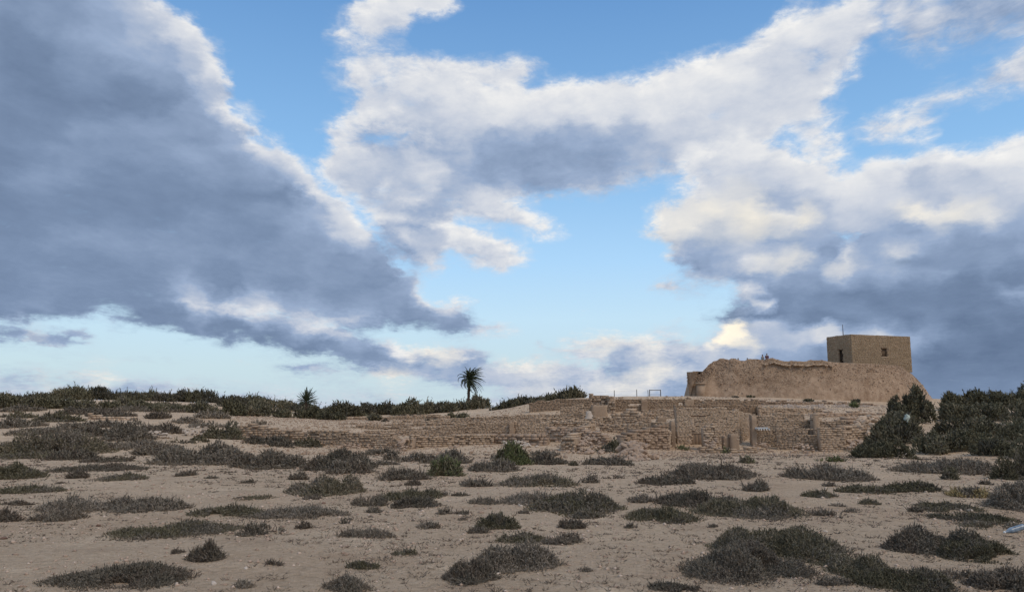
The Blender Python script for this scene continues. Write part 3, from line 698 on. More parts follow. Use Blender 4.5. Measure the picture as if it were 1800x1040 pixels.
# ---------------------------------------------------------------- the mound under the house
def catmull(P, n):
    P = np.asarray(P, float); m = len(P); out = []
    for i in range(m):
        p0, p1, p2, p3 = P[i - 1], P[i], P[(i + 1) % m], P[(i + 2) % m]
        for t in np.linspace(0, 1, n, endpoint=False):
            out.append(.5 * ((2 * p1) + (-p0 + p2) * t + (2 * p0 - 5 * p1 + 4 * p2 - p3) * t * t + (-p0 + 3 * p1 - 3 * p2 + p3) * t ** 3))
    return np.array(out)
def build_mound():
    D0 = 106.0
    def X(px, d): return ray(px, 700)[0] * d
    out = [(1210, 107.5), (1213, 106.2), (1228, 105.9), (1246, 105.8), (1262, 105.8), (1300, 105.2), (1400, 104.2), (1500, 105), (1560, 107), (1606, 111), (1640, 119), (1632, 134), (1540, 146), (1420, 150), (1300, 147), (1222, 138), (1200, 120)]
    P = catmull([(X(p, d), d) for p, d in out], 34)
    n = len(P); cen = P.mean(0)
    tx = np.array([1190, 1214, 1220, 1227, 1233, 1240, 1247, 1254, 1264, 1279, 1284, 1291, 1296, 1340, 1353, 1360, 1370, 1380, 1395, 1420, 1450, 1470, 1500, 1560, 1604, 1612, 1618, 1640, 1660])
    ty = np.array([656, 655.5, 655, 656, 652, 646.5, 641, 635.5, 631, 633.5, 630, 630, 632.5, 633, 632.5, 630, 631, 634, 636, 635, 634, 637, 638, 641, 644.5, 646.5, 647, 668, 690])
    base = terr(P[:, 0], P[:, 1]) - 0.6
    NV = 46
    rows = []
    ctr = P - cen; nrm = ctr / np.linalg.norm(ctr, axis=1, keepdims=True)
    e = np.roll(P, -1, 0) - np.roll(P, 1, 0); e /= np.linalg.norm(e, axis=1, keepdims=True)
    nr = np.stack([e[:, 1], -e[:, 0]], -1); nr *= np.sign((nr * nrm).sum(1, keepdims=True))
    s = np.cumsum(np.linalg.norm(np.diff(P, axis=0, prepend=P[-1:]), axis=1))
    pxo = 900 + F * (P[:, 0] / P[:, 1]) * .995
    ztop = EYE + (717 - np.interp(pxo, tx, ty)) / F * 1.01 * np.clip(P[:, 1], 104, 112)
    ztop = ztop + fbm(s * 1.1, s * 0 + 3, 91, 4) * .55 * (pxo < 1450)
    right = np.clip((pxo - 1585) / 40, 0, 1) * (P[:, 1] < 140)
    left = np.clip((1268 - pxo) / 26, 0, 1)
    for i in range(NV):
        v = i / (NV - 1)
        inset = 0.95 * v + 1.5 * np.clip(v - .55, 0, 1) ** 1.5 * (1 - left) + right * 1.1 * v
        inset = inset * (1 - .55 * left) + left * v * .75 * (nr[:, 0] < -.45)
        z = base + (ztop - base) * v
        dis = fbm(s * .16, z * .28, 21, 4) * .9 + fbm(s * .9, z * 1.3, 31, 4) * (.13 + .50 * np.clip(v - .35, 0, 1))
        # ledge where the old coping course shows
        dis = dis * (1 - .85 * left) + np.where((z > ztop - .62) & (z < ztop - .42), .16, 0) * ((pxo > 1340) & (pxo < 1470))
        rows.append(np.column_stack([P + nr * (dis - inset)[:, None], z]))
    for i in range(1, 13):
        k = i / 12
        r = rows[NV - 1].copy()
        r[:, :2] = r[:, :2] * (1 - k) + cen * k
        zt = r[:, 2]
        low = np.minimum(zt - .75, zt.max() - 1.15) if i > 1 else zt - .06
        tgt = np.where(pxo > 1430, zt - .08, low)
        r[:, 2] = tgt * (1 - k * .6) + k * .6 * np.median(tgt) + fbm(r[:, 0] * .8, r[:, 1] * .8, 41, 3) * .3 * (1 - k)
        rows.append(r)
    V = np.concatenate(rows); m = len(rows)
    i = np.arange(m - 1)[:, None]; j = np.arange(n)[None]
    a = i * n + j; b = i * n + (j + 1) % n
    Q = np.stack([a, b, b + n, a + n], -1).reshape(-1, 4)
    root = empty('ruined_platform', (X(1420, 110), 110, T(X(1420, 110), 110)), 'massive sloping earth and plaster platform carrying the square stone house', 'ruin')
    org = np.array(root.location)
    mesh('rampart', V - org, Q, M_MOUND, root, smooth=True)
    # stones sticking out of the bare upper part and along the rim
    front = np.where(P[:, 1] < 122)[0]
    pts = []; sz = []
    for _ in range(3800):
        jx = front[RNG.integers(len(front))]; v = RNG.beta(3.2, 1.1)
        iv = min(NV - 1, int(v * (NV - 1)))
        if left[jx] > .5 and v < .7: continue
        pts.append(rows[iv][jx] + RNG.normal(0, .04, 3)); sz.append(RNG.uniform(.05, .12) + (RNG.random() < .05) * .10)
    for _ in range(300):
        jx = front[RNG.integers(len(front))]
        if pxo[jx] < 1268: continue
        pts.append(rows[NV - 1][jx] + np.array([RNG.normal(0, .12), RNG.uniform(0, .3), RNG.uniform(-.08, -.01)])); sz.append(RNG.uniform(.05, .14))
    v, f = many_stones(np.array(pts), np.array(sz))
    tag(mesh('rubble', v - org, f, M_RUBBLE, root), kind='stuff')
    # small buttress block at the left foot
    q0 = at(1225, 700, 105.2); mb = MB()
    zt = zat(1225, 675, 105.2); zb = T(q0[0], q0[1]) - .4
    x0, x1 = X(1226, 105), X(1240, 105)
    mb.box(((x0 + x1) / 2, 105.35, (zt + zb) / 2), ((x1 - x0) / 2, .55, (zt - zb) / 2), jit=.05)
    mb.box(((x0 + x1) / 2, 105.3, zt + .1), ((x1 - x0) / 2 + .1, .62, .1), jit=.08)
    mb.build('buttress', M_MORTAR, root, origin=org)
    # coping course left on the ledge
    C = []; H = []
    for px in np.arange(1342, 1466, 2.6):
        if 1388 < px < 1394 or RNG.random() < .12: continue
        jx = front[np.argmin(np.abs(pxo[front] - px))]
        p = rows[int(.91 * (NV - 1))][jx]
        C.append(p + np.array([0, -.22, RNG.normal(0, .02)])); H.append((RNG.uniform(.08, .14), .22, RNG.uniform(.07, .10)))
    vv, qq = boxes(C, H, (1, 0, 0), (0, 1, 0), .2)
    tag(mesh('coping', vv - org, qq, M_STONE, root), kind='stuff')
    return rows, pxo, front
MOUND = build_mound()

# ---------------------------------------------------------------- masonry
def lay(L, top, bot, ch, sl, holes=(), rough=.02, fullw=.5, miss=.01):
    """courses of stones on a face: returns list of (u, z, half_len, half_h, depth_flag)"""
    out = []
    zmin = min(bot(u) for u in np.linspace(0, L, 12)); zmax = max(top(u) for u in np.linspace(0, L, 40)) + ch
    z = zmin; row = 0
    while z < zmax:
        h = ch * RNG.uniform(.82, 1.2); u = -RNG.uniform(0, sl)
        while u < L:
            l = sl * RNG.uniform(.55, 1.6)
            a, b = max(u, 0), min(u + l, L)
            u += l
            if b - a < .25 * sl: continue
            uc = (a + b) / 2; zc = z + h / 2
            if zc > top(uc) + RNG.normal(0, ch * .25) or zc < bot(uc) - .25: continue
            if any(h0 < uc < h1 and z0 < zc < z1 for h0, h1, z0, z1 in holes): continue
            if RNG.random() < miss: continue
            out.append((uc, zc, (b - a) / 2 * .955, h / 2 * .91, zc > top(uc) - 2.2 * ch))
        z += h; row += 1
    return out
def wall(label, ends, tops, ch=.13, sl=.28, th=.55, holes=(), rough=.035, miss=.012, mat=None, name='wall_ruin', cat='wall', core=None, group='walls of the excavated ruins'):
    """ends: two (column, distance); tops: [(column, row)] of the broken upper edge"""
    (pa, da), (pb, db) = ends
    A = np.array([ray(pa, 760)[0] * da, da]); B = np.array([ray(pb, 760)[0] * db, db])
    L = float(np.linalg.norm(B - A)); U = (B - A) / L; N_ = np.array([U[1], -U[0]])
    if N_[1] > 0: N_ = -N_
    tp = np.array(tops, float)
    us = np.linspace(0, L, 60); P = A + us[:, None] * U
    pxs = 900 + F * P[:, 0] / P[:, 1] * 1.005
    zt = np.array([zat(p, y, q) for p, y, q in zip(pxs, np.interp(pxs, tp[:, 0], tp[:, 1]), P[:, 1])])
    zt = zt + fbm(us * 1.1, us * 0 + sum(map(ord, label)) % 97, 5, 4) * ch * 3.0
    zb = terr(P[:, 0] + N_[0] * .1, P[:, 1] + N_[1] * .1) - .35
    top = lambda u: float(np.interp(u, us, zt)); bot = lambda u: float(np.interp(u, us, zb))
    hs = []
    for (hx0, hx1, hy0, hy1) in holes:
        u0 = float(np.interp(hx0, pxs, us)); u1 = float(np.interp(hx1, pxs, us)); dm = float(np.interp((hx0 + hx1) / 2, pxs, P[:, 1]))
        hs.append((u0, u1, zat(hx0, hy1, dm), zat(hx0, hy0, dm)))
    mid = (A + B) / 2
    root = empty(name, (mid[0], mid[1], T(mid[0], mid[1])), label, cat, group)
    org = np.array(root.location)
    C = []; H = []
    for uc, zc, hl, hh, cap in lay(L, top, bot, ch, sl, hs, rough, th, miss):
        dep = th / 2 if cap else .14
        pos = A + U * uc - N_ * (dep - RNG.normal(0, rough * .6))
        C.append((pos[0], pos[1], zc)); H.append((hl, dep, hh))
    v, q = boxes(C, H, (U[0], U[1], 0), (N_[0], N_[1], 0), .13)
    o = mesh('masonry', v - org, q, mat or M_STONE, root); tag(o, kind='stuff')
    Cc = []; Hh = []
    st = L / max(8, int(L / .28)); u = st / 2
    while u < L:
        segs = [(bot(u), top(u) - ch * .6)]
        for u0, u1, z0, z1 in hs:
            if u0 < u < u1: segs = [(bot(u), z0), (z1, top(u) - ch * .6)]
        for z0, z1 in segs:
            if z1 - z0 > .05:
                pos = A + U * u - N_ * (th / 2 + .0)
                Cc.append((pos[0], pos[1], (z0 + z1) / 2)); Hh.append((st / 2 * .999, th / 2 - .065, (z1 - z0) / 2))
        u += st
    v, q = boxes(Cc, Hh, (U[0], U[1], 0), (N_[0], N_[1], 0), 0)
    mesh('core', v - org, q, core or M_MORTAR, root)
    return root
def pier(label, px0, px1, pt, d, depth=.6, mat=None, name='plastered_pier', extra=0):
    x0, x1 = ray(px0, 760)[0] * d, ray(px1, 760)[0] * d
    zt = zat((px0 + px1) / 2, pt, d); zb = T((x0 + x1) / 2, d) - .4
    mb = MB(); nx = 5; nz = 8
    c = ((x0 + x1) / 2, d + depth / 2, zb); root = empty(name, ((x0 + x1) / 2, d + depth / 2, zb + .4), label, 'ruin', 'plastered blocks of the ruins')
    # lumpy block made of a displaced grid shell
    W = (x1 - x0) / 2; Hh = zt - zb
    ang = np.linspace(0, 2 * math.pi, 28, endpoint=False)
    sq = np.stack([np.sign(np.cos(ang)) * np.abs(np.cos(ang)) ** .35 * W, np.sign(np.sin(ang)) * np.abs(np.sin(ang)) ** .35 * depth / 2], -1)
    rows = []
    for k in range(nz + 3):
        v = min(1, k / nz); sc = 1 if k <= nz else (1 - .45 * (k - nz))
        sc = sc * (1 - .07 * v)
        j = 1 + fbm(ang * 2.0 + px0, np.full_like(ang, v * 3), 17, 3) * .22
        z = zb + Hh * v + (fbm(ang * 3, ang * 0 + k, 8, 2) * .12 if k >= nz else 0)
        rows.append(np.column_stack([sq * (sc * j)[:, None], np.broadcast_to(z, 28) - zb - .4]))
    rows.append(np.column_stack([sq * .02, np.full(28, Hh - .4)]))
    V = np.concatenate(rows); m = len(rows); i = np.arange(m - 1)[:, None]; jj = np.arange(28)[None]
    a = i * 28 + jj; b = i * 28 + (jj + 1) % 28
    mesh('plaster', V, np.stack([a, b, b + 28, a + 28], -1).reshape(-1, 4), mat or M_MORTAR, root)
    sp = []; ss = []
    for _ in range(30 + extra):
        k = RNG.integers(1, len(rows) - 1); p = rows[k][RNG.integers(28)]
        sp.append(p); ss.append(RNG.uniform(.04, .10))
    v, f = many_stones(np.array(sp), np.array(ss))
    tag(mesh('stonework', v, f, M_STONE, root), kind='stuff')
    return root

# front long wall, left to right
wall('low broken stone wall at the far left end of the excavation', [(408, 63), (545, 61)], [(408, 750), (440, 748), (470, 752), (500, 755), (545, 758)], .16, .34, .7, rough=.08, miss=.06)
wall('long low rough wall along the front left of the ruins', [(540, 59.5), (725, 57)], [(540, 758), (600, 758), (640, 760), (690, 762), (700, 774), (712, 778), (725, 770)], .13, .27, .7, rough=.05, miss=.02)
wall('rough front wall with dark gaps below the neat course', [(720, 58), (868, 59)], [(720, 766), (760, 764), (800, 762), (868, 763)], .15, .30, .7, rough=.07, miss=.035)
wall('tumbled front wall end of loose pale blocks', [(862, 59.2), (962, 58)], [(862, 763), (900, 764), (935, 764), (962, 770)], .19, .38, .7, rough=.10, miss=.07, mat=M_RUBBLE)
wall('second tier brick wall left of the grey pilaster', [(640, 66), (897, 65)], [(640, 757), (700, 756), (760, 755), (800, 745), (840, 742), (897, 741)], .105, .24, .5, rough=.025)
wall('neatly coursed brick wall right of the grey pilaster', [(902, 65), (964, 64.5)], [(902, 741), (964, 743)], .105, .24, .5, rough=.02)
pier('narrow smooth grey pilaster dividing the coursed brick wall', 895, 904, 741, 64.6, .35)
wall('third tier ledge of stones on the left slope', [(600, 76), (812, 75)], [(600, 744), (700, 743), (812, 741)], .12, .3, .5, rough=.05, miss=.03)
wall('upper brick wall below the bushes with a patched middle', [(780, 77), (955, 75)], [(780, 735), (850, 731), (900, 728), (955, 728)], .11, .26, .5, rough=.03)
wall('low top ledge under the hedge on the left', [(600, 95), (790, 93)], [(600, 733), (680, 732), (740, 729), (790, 729)], .14, .35, .5, rough=.05, miss=.05)
wall('short brick wall with a dark eroded hollow', [(962, 66), (1046, 65)], [(962, 741), (1000, 739), (1046, 741)], .11, .25, .5, holes=[(972, 1022, 745, 750)], rough=.03)
wall('upper stone bench beside the pale boulder', [(950, 78), (1032, 76)], [(950, 728), (965, 726), (1032, 727)], .12, .28, .5, rough=.04)
wall('plaster faced top wall left of the arch stumps', [(930, 87), (1040, 85.8)], [(930, 708), (945, 703), (985, 702), (1000, 700), (1040, 703)], .13, .32, .6, rough=.02, mat=M_MORTAR)
wall('tall jagged stump of rough stone rising above the terrace', [(1036, 86), (1069, 85.5)], [(1036, 692), (1060, 692), (1069, 696)], .22, .32, 1.2, rough=.14, miss=.05)
wall('dark layered stone stump beside the jagged one', [(1070, 84.5), (1083, 84.5)], [(1070, 697), (1078, 696), (1083, 700)], .20, .3, .9, rough=.13, miss=.06)
wall('long upper retaining wall below the fence posts', [(1082, 85.5), (1335, 86)], [(1082, 700.5), (1150, 700.5), (1335, 701)], .14, .33, .7, holes=[(1106, 1126, 709, 713), (1190, 1200, 707, 717), (1232, 1241, 705, 712)], rough=.03, mat=M_MORTAR)
pier('low square stub standing on the terrace edge', 1089, 1097, 698, 87.5, .7)
pier('rounded plaster apse below the arch stumps', 1040, 1070, 712, 81, 1.4)
pier('plastered wall stub right of the grey boulder', 1046, 1058, 733, 70, .8)
wall('middle wall behind the gap in the ruins', [(1056, 72), (1145, 71)], [(1056, 733), (1080, 734), (1110, 732), (1145, 731)], .12, .28, .5, rough=.05, miss=.03)
wall('broken ledge of large slabs on the middle slope', [(1075, 79), (1130, 78)], [(1075, 724), (1100, 722), (1130, 724)], .24, .6, .8, rough=.10, miss=.05)
pier('smooth plastered pier in the middle of the ruins', 1155, 1173, 733, 68, .7)
wall('rough brick pier at the front centre gap', [(985, 55), (1010, 54.5)], [(985, 770), (995, 766), (1010, 768)], .12, .26, .9, rough=.06, miss=.02)
wall('sloping loose stone wall behind the centre pier', [(960, 60), (1068, 57.5)], [(960, 752), (1000, 753), (1040, 756), (1060, 764), (1068, 772)], .17, .3, .9, rough=.11, miss=.07, mat=M_RUBBLE)
wall('rubble wall stepping down right of the centre gap', [(1097, 56), (1176, 58)], [(1097, 765), (1115, 757), (1150, 750), (1170, 750), (1176, 756)], .17, .28, .9, rough=.10, miss=.05, mat=M_RUBBLE)
pier('tall narrow pilaster left of the big brick wall', 1179, 1188, 742, 61, .5)
wall('largest brick wall with a dark doorway at its foot', [(1190, 62.5), (1301, 63)], [(1190, 718), (1215, 717), (1270, 716), (1282, 721), (1292, 717), (1301, 720)], .095, .24, .55, holes=[(1213, 1234, 762, 784), (1215, 1233, 731, 733), (1271, 1277, 735.5, 737)], rough=.018)
wall('low forewall right of the dark doorway with rubble foot', [(1236, 60), (1259, 60)], [(1236, 754), (1250, 744), (1259, 748)], .15, .28, .7, rough=.07, miss=.03)
pier('square plastered block at the foot of the big wall', 1283, 1300, 763, 60, .9)
pier('small pointed plaster block beside the square one', 1271, 1282, 767, 60.3, .7)
wall('shaded brick return wall between the two tall walls', [(1301, 63.5), (1321, 66)], [(1301, 724), (1321, 726)], .10, .24, .5, rough=.03)
wall('stepped brick wall above the white corrugated sheet', [(1319, 62.5), (1388, 62)], [(1319, 729), (1355, 731), (1362, 735), (1370, 746), (1378, 752), (1388, 752)], .10, .24, .5, rough=.02)
wall('long low wall with a small dark window hole', [(1364, 61), (1441, 60)], [(1364, 752), (1400, 752), (1441, 753)], .11, .25, .5, holes=[(1414, 1429, 754.5, 764)], rough=.03)
wall('dark back wall on the upper right of the ruins', [(1362, 73), (1416, 73)], [(1362, 725), (1416, 725)], .12, .28, .5, rough=.04)
wall('flat topped rear wall above the window hole', [(1364, 66), (1446, 66)], [(1364, 738), (1446, 737)], .11, .26, .5, rough=.025)
pier('plastered jamb right of the small window hole', 1429, 1438, 740, 60.6, .6)
wall('clean coursed brick wall at the right of the ruins', [(1441, 59), (1486, 59)], [(1441, 754), (1450, 752), (1486, 753)], .12, .27, .6, rough=.025)
wall('upper set back wall over the clean coursed one', [(1440, 62), (1488, 62)], [(1440, 739), (1460, 738), (1488, 740)], .12, .26, .5, rough=.03)
wall('collapsed rough wall at the right end of the ruins', [(1486, 60), (1530, 63)], [(1486, 744), (1500, 750), (1515, 758), (1530, 768)], .20, .34, .8, rough=.11, miss=.06)
wall('low ledge wall on the left plain under dark shrubs', [(152, 76), (236, 76)], [(152, 730), (200, 730), (236, 733)], .17, .36, .6, rough=.06, miss=.04)
wall('narrow terrace of stones between the long wall and the hedge', [(555, 71), (720, 70)], [(555, 751), (640, 748), (720, 749)], .12, .3, .5, rough=.05, miss=.04)
wall('uneven ledge of blocks above the second tier wall', [(690, 82), (862, 80)], [(690, 739), (760, 737), (862, 736)], .13, .3, .5, rough=.06, miss=.05)
wall('low step of stones crossing the middle of the slope', [(690, 68), (830, 67.5)], [(690, 753), (760, 750), (830, 751)], .12, .28, .5, rough=.05, miss=.03)
wall('patched back wall of the upper middle court', [(1128, 79.5), (1200, 79)], [(1128, 720), (1160, 719), (1200, 718)], .12, .3, .5, rough=.04, miss=.03)
wall('short stepped wall left of the plastered apse', [(985, 82), (1042, 81.5)], [(985, 715), (1010, 712), (1042, 713)], .13, .3, .5, rough=.05, miss=.03)
wall('rough cross wall between the middle pier and the big wall', [(1145, 65), (1192, 64)], [(1145, 744), (1170, 742), (1192, 738)], .13, .28, .5, rough=.06, miss=.04)
wall('broken upper retaining line running on towards the dark bush', [(1330, 88), (1545, 92)], [(1330, 703), (1400, 704), (1470, 706), (1545, 711)], .16, .34, .6, rough=.09, miss=.08, mat=M_RUBBLE)
wall('half buried wall crossing the grey stony slope', [(1335, 80), (1448, 81)], [(1335, 716), (1390, 715), (1448, 719)], .13, .3, .5, rough=.07, miss=.06)
wall('rough terrace edge above the clean coursed wall', [(1440, 76), (1560, 80)], [(1440, 726), (1500, 724), (1560, 727)], .17, .36, .7, rough=.10, miss=.07, mat=M_RUBBLE)
wall('set of rough big blocks under the terrace edge at right', [(1488, 68), (1556, 71)], [(1488, 733), (1520, 731), (1556, 735)], .26, .42, .8, rough=.12, miss=.05, mat=M_RUBBLE)
wall('low inner wall between the rubble wall and the tall pilaster', [(1104, 63), (1182, 63)], [(1104, 744), (1140, 742), (1182, 744)], .12, .27, .5, rough=.05, miss=.03)
wall('low inner wall left of the smooth plastered pier', [(1054, 66), (1108, 65.5)], [(1054, 745), (1080, 743), (1108, 746)], .12, .27, .5, rough=.05, miss=.03)
wall('patched middle wall showing over the big brick wall', [(1188, 79), (1335, 80.5)], [(1188, 712), (1230, 710), (1290, 712), (1335, 713)], .13, .3, .5, holes=[(1228, 1240, 713, 717)], rough=.05, miss=.03, mat=M_MORTAR)
wall('long ledge of stones behind the short hollowed wall', [(940, 70), (1060, 70)], [(940, 735), (1000, 733), (1060, 735)], .12, .28, .5, rough=.05, miss=.04)
wall('low cross wall running back from the centre pier', [(1010, 56), (1046, 66)], [(1010, 764), (1030, 752), (1046, 744)], .13, .26, .6, rough=.07, miss=.05)
wall('low cross wall running back beside the tall pilaster', [(1176, 58), (1184, 70)], [(1176, 758), (1184, 738)], .13, .26, .6, rough=.07, miss=.05)
wall('low cross wall running back at the right of the window', [(1441, 60), (1436, 72)], [(1436, 730), (1441, 750)], .12, .26, .5, rough=.05, miss=.04)
pier('plastered face on the left of the upper retaining wall', 1128, 1140, 703, 85.2, .4)
pier('plastered buttress in the middle of the upper retaining wall', 1205, 1222, 702, 85.4, .4)
pier('plastered wall corner right of the big brick wall', 1322, 1331, 731, 62, .4)
wall('thin kerb of stones along the foot of the ruins', [(1230, 57.5), (1330, 57.5)], [(1230, 789), (1280, 787), (1330, 788)], .14, .5, .5, rough=.05, miss=.05)

# big stones at the right end: each one its own part
def stone_obj(name, p, s, mat, parent=None, seed=0, rz=0., sq=(1, 1, 1)):
    key = ('st', seed % len(STONES), mat.name)
    if key not in SM:
        v, f = STONES[seed % len(STONES)]
        me = bpy.data.meshes.new('stone'); me.from_pydata(v.tolist(), [], f.tolist()); me.materials.append(mat); me.update(); SM[key] = me
    o = bpy.data.objects.new(name, SM[key]); COL.objects.link(o)
    if parent is not None: o.parent = parent
    o.location = [float(c) for c in p]; o.scale = (s * sq[0], s * sq[1], s * sq[2])
    o.rotation_euler = (random.uniform(-.5, .5), random.uniform(-.5, .5), rz or random.uniform(0, 6.28))
    return o
SM = {}
def stone_pile(label, items, mat, name='stone_pile', group=None, loc=None):
    P = [np.array(p) for p, s in items]
    c = np.mean(P, axis=0)
    root = empty(name, (c[0], c[1], T(c[0], c[1])), label, 'stone pile', group)
    org = np.array(root.location)
    for k, (p, s) in enumerate(items):
        stone_obj('stone', np.array(p) - org, s, mat, root, seed=k * 3 + 1, sq=(random.uniform(.8, 1.3), random.uniform(.8, 1.2), random.uniform(.7, 1.05)))
    return root
def pile(px0, px1, py0, py1, n, smin, smax, hmax):
    it = []
    b = hit((px0 + px1) / 2, py1)
    for k in range(n):
        px = random.uniform(px0, px1); t = 1 - abs((px - (px0 + px1) / 2) / ((px1 - px0) / 2))
        dd = b[1] + random.uniform(0, .9)
        x = ray(px, 780)[0] * dd
        s = random.uniform(smin, smax)
        it.append(((x, dd, T(x, dd) + random.random() ** 1.4 * hmax * min(1, t * 1.6 + .15) + s * .3), s))
    return it
def heap(px0, px1, pytop, d, n, smin, smax, depth):
    it = []
    for k in range(n):
        px = random.gauss((px0 + px1) / 2, (px1 - px0) / 4.4); t = max(0, 1 - abs((px - (px0 + px1) / 2) / ((px1 - px0) / 2)))
        q = random.random(); dd = d + q * depth
        x = ray(px, 780)[0] * dd; g = T(x, dd)
        top = zat(px, pytop, d + depth)
        z = g + (top - g) * q * min(1, t * 1.7 + .1)
        s = random.uniform(smin, smax)
        it.append(((x, dd, z + s * .25), s))
    return it
stone_pile('big tumbled heap of pale rocks in front of the centre gap', heap(1078, 1146, 778, 45.5, 110, .16, .36, 3.2), M_RUBBLE)
stone_pile('loose pale blocks spilled beside the centre brick pier', heap(1004, 1066, 768, 53.6, 70, .12, .24, 2.6), M_RUBBLE)
stone_pile('low heap of pale stones at left among dark shrubs', pile(241, 300, 758, 771, 34, .13, .26, .35), M_PALE)
stone_pile('wider mound of small pale stones left of the ruins', pile(317, 386, 752, 768, 70, .10, .22, .65), M_PALE)
stone_pile('reddish boulders bedded in the bank at the right end', heap(1492, 1556, 732, 66, 46, .20, .48, 4.5), M_STONE)
stone_pile('rubble fallen at the foot of the doorway wall', heap(1232, 1272, 772, 58.8, 34, .10, .22, 1.0), M_RUBBLE)
stone_pile('rubble spilled before the low inner wall near the pilaster', heap(1108, 1156, 766, 59.8, 30, .10, .22, 1.6), M_RUBBLE)
stone_pile('rubble at the foot of the wall under the white sheet', heap(1318, 1356, 778, 59.6, 28, .10, .20, 1.6), M_RUBBLE)
stone_pile('stones fallen below the small dark window hole', heap(1388, 1434, 780, 58.2, 28, .10, .20, 1.4), M_RUBBLE)
stone_pile('loose stones fallen before the tumbled front wall end', heap(868, 940, 776, 56.6, 40, .10, .24, 1.8), M_PALE)
stone_pile('fallen blocks at the corner of the collapsed right wall', heap(1482, 1526, 774, 57.6, 34, .12, .26, 2.0), M_RUBBLE)
stone_pile('tumbled stones along the base of the long rough wall', heap(590, 660, 780, 57.2, 34, .10, .20, 1.4), M_RUBBLE)
stone_pile('scatter of fallen blocks on the front left wall', heap(694, 722, 772, 56, 22, .12, .24, 1.0), M_RUBBLE)
# scattered small stones over the excavation slope
def scatter_debris():
    P = []; S = []
    for _ in range(13000):
        px = random.uniform(410, 1570); dd = random.uniform(50, 96)
        if px > 1500 and dd < 58: continue
        x = ray(px, 760)[0] * dd
        P.append((x, dd)); S.append(random.uniform(.035, .10) + (random.random() < .08) * random.uniform(.03, .13))
    P = np.array(P); z = terr(P[:, 0], P[:, 1])
    v, f = many_stones(np.column_stack([P, z + np.array(S) * .2]), np.array(S))
    o = mesh('stone_debris', v, f, M_RUBBLE)
    tag(o, 'small broken stones littering the slopes of the ruins', 'stones', kind='stuff')
scatter_debris()
def scree():
    P = []; S = []
    for _ in range(2600):
        px = random.gauss(1435, 62); dd = random.gauss(88.5, 2.6)
        if fbm(np.array([px * .05]), np.array([dd * .5]), 5, 3)[0] < -.05 or not 82 < dd < 95 or not 1320 < px < 1560: continue
        x = ray(px, 715)[0] * dd
        P.append((x, dd)); S.append(random.uniform(.04, .12) + (random.random() < .06) * random.uniform(.04, .14))
    P = np.array(P); z = terr(P[:, 0], P[:, 1])
    v, f = many_stones(np.column_stack([P, z + np.array(S) * .15]), np.array(S))
    tag(mesh('scree', v, f, M_SCREE), 'greyish rubble covering the slope below the platform', 'stones', kind='stuff')
scree()

# pale standing boulder
def boulder():
    p = at(1037, 736, 70.3)
    zt = zat(1037, 722, 70.3) - p[2]
    root = None
    ang = np.linspace(0, 2 * math.pi, 9, endpoint=False); rows = []
    prof = [(0, .46, 0.02), (.12, .44, 0), (.3, .33, -.04), (.55, .27, -.08), (.8, .25, -.09), (.95, .22, -.08), (1, .12, -.08)]
    for h, r, ox in prof:
        rr = r * (1 + RNG.uniform(-.12, .12, 9))
        rows.append(np.column_stack([np.cos(ang) * rr + ox, np.sin(ang) * rr * .8, np.full(9, h * zt)]))
    rows.append(np.column_stack([np.full(9, -.08), np.zeros(9), np.full(9, zt * .99)]))
    V = np.concatenate(rows); m = len(rows); i = np.arange(m - 1)[:, None]; j = np.arange(9)[None]
    a = i * 9 + j; b = i * 9 + (j + 1) % 9
    o = mesh('boulder', V, np.stack([a, b, b + 9, a + 9], -1).reshape(-1, 4), M_PALE)
    o.location = p
    tag(o, 'whitish chair-shaped boulder standing on the middle ledge', 'boulder')
boulder()

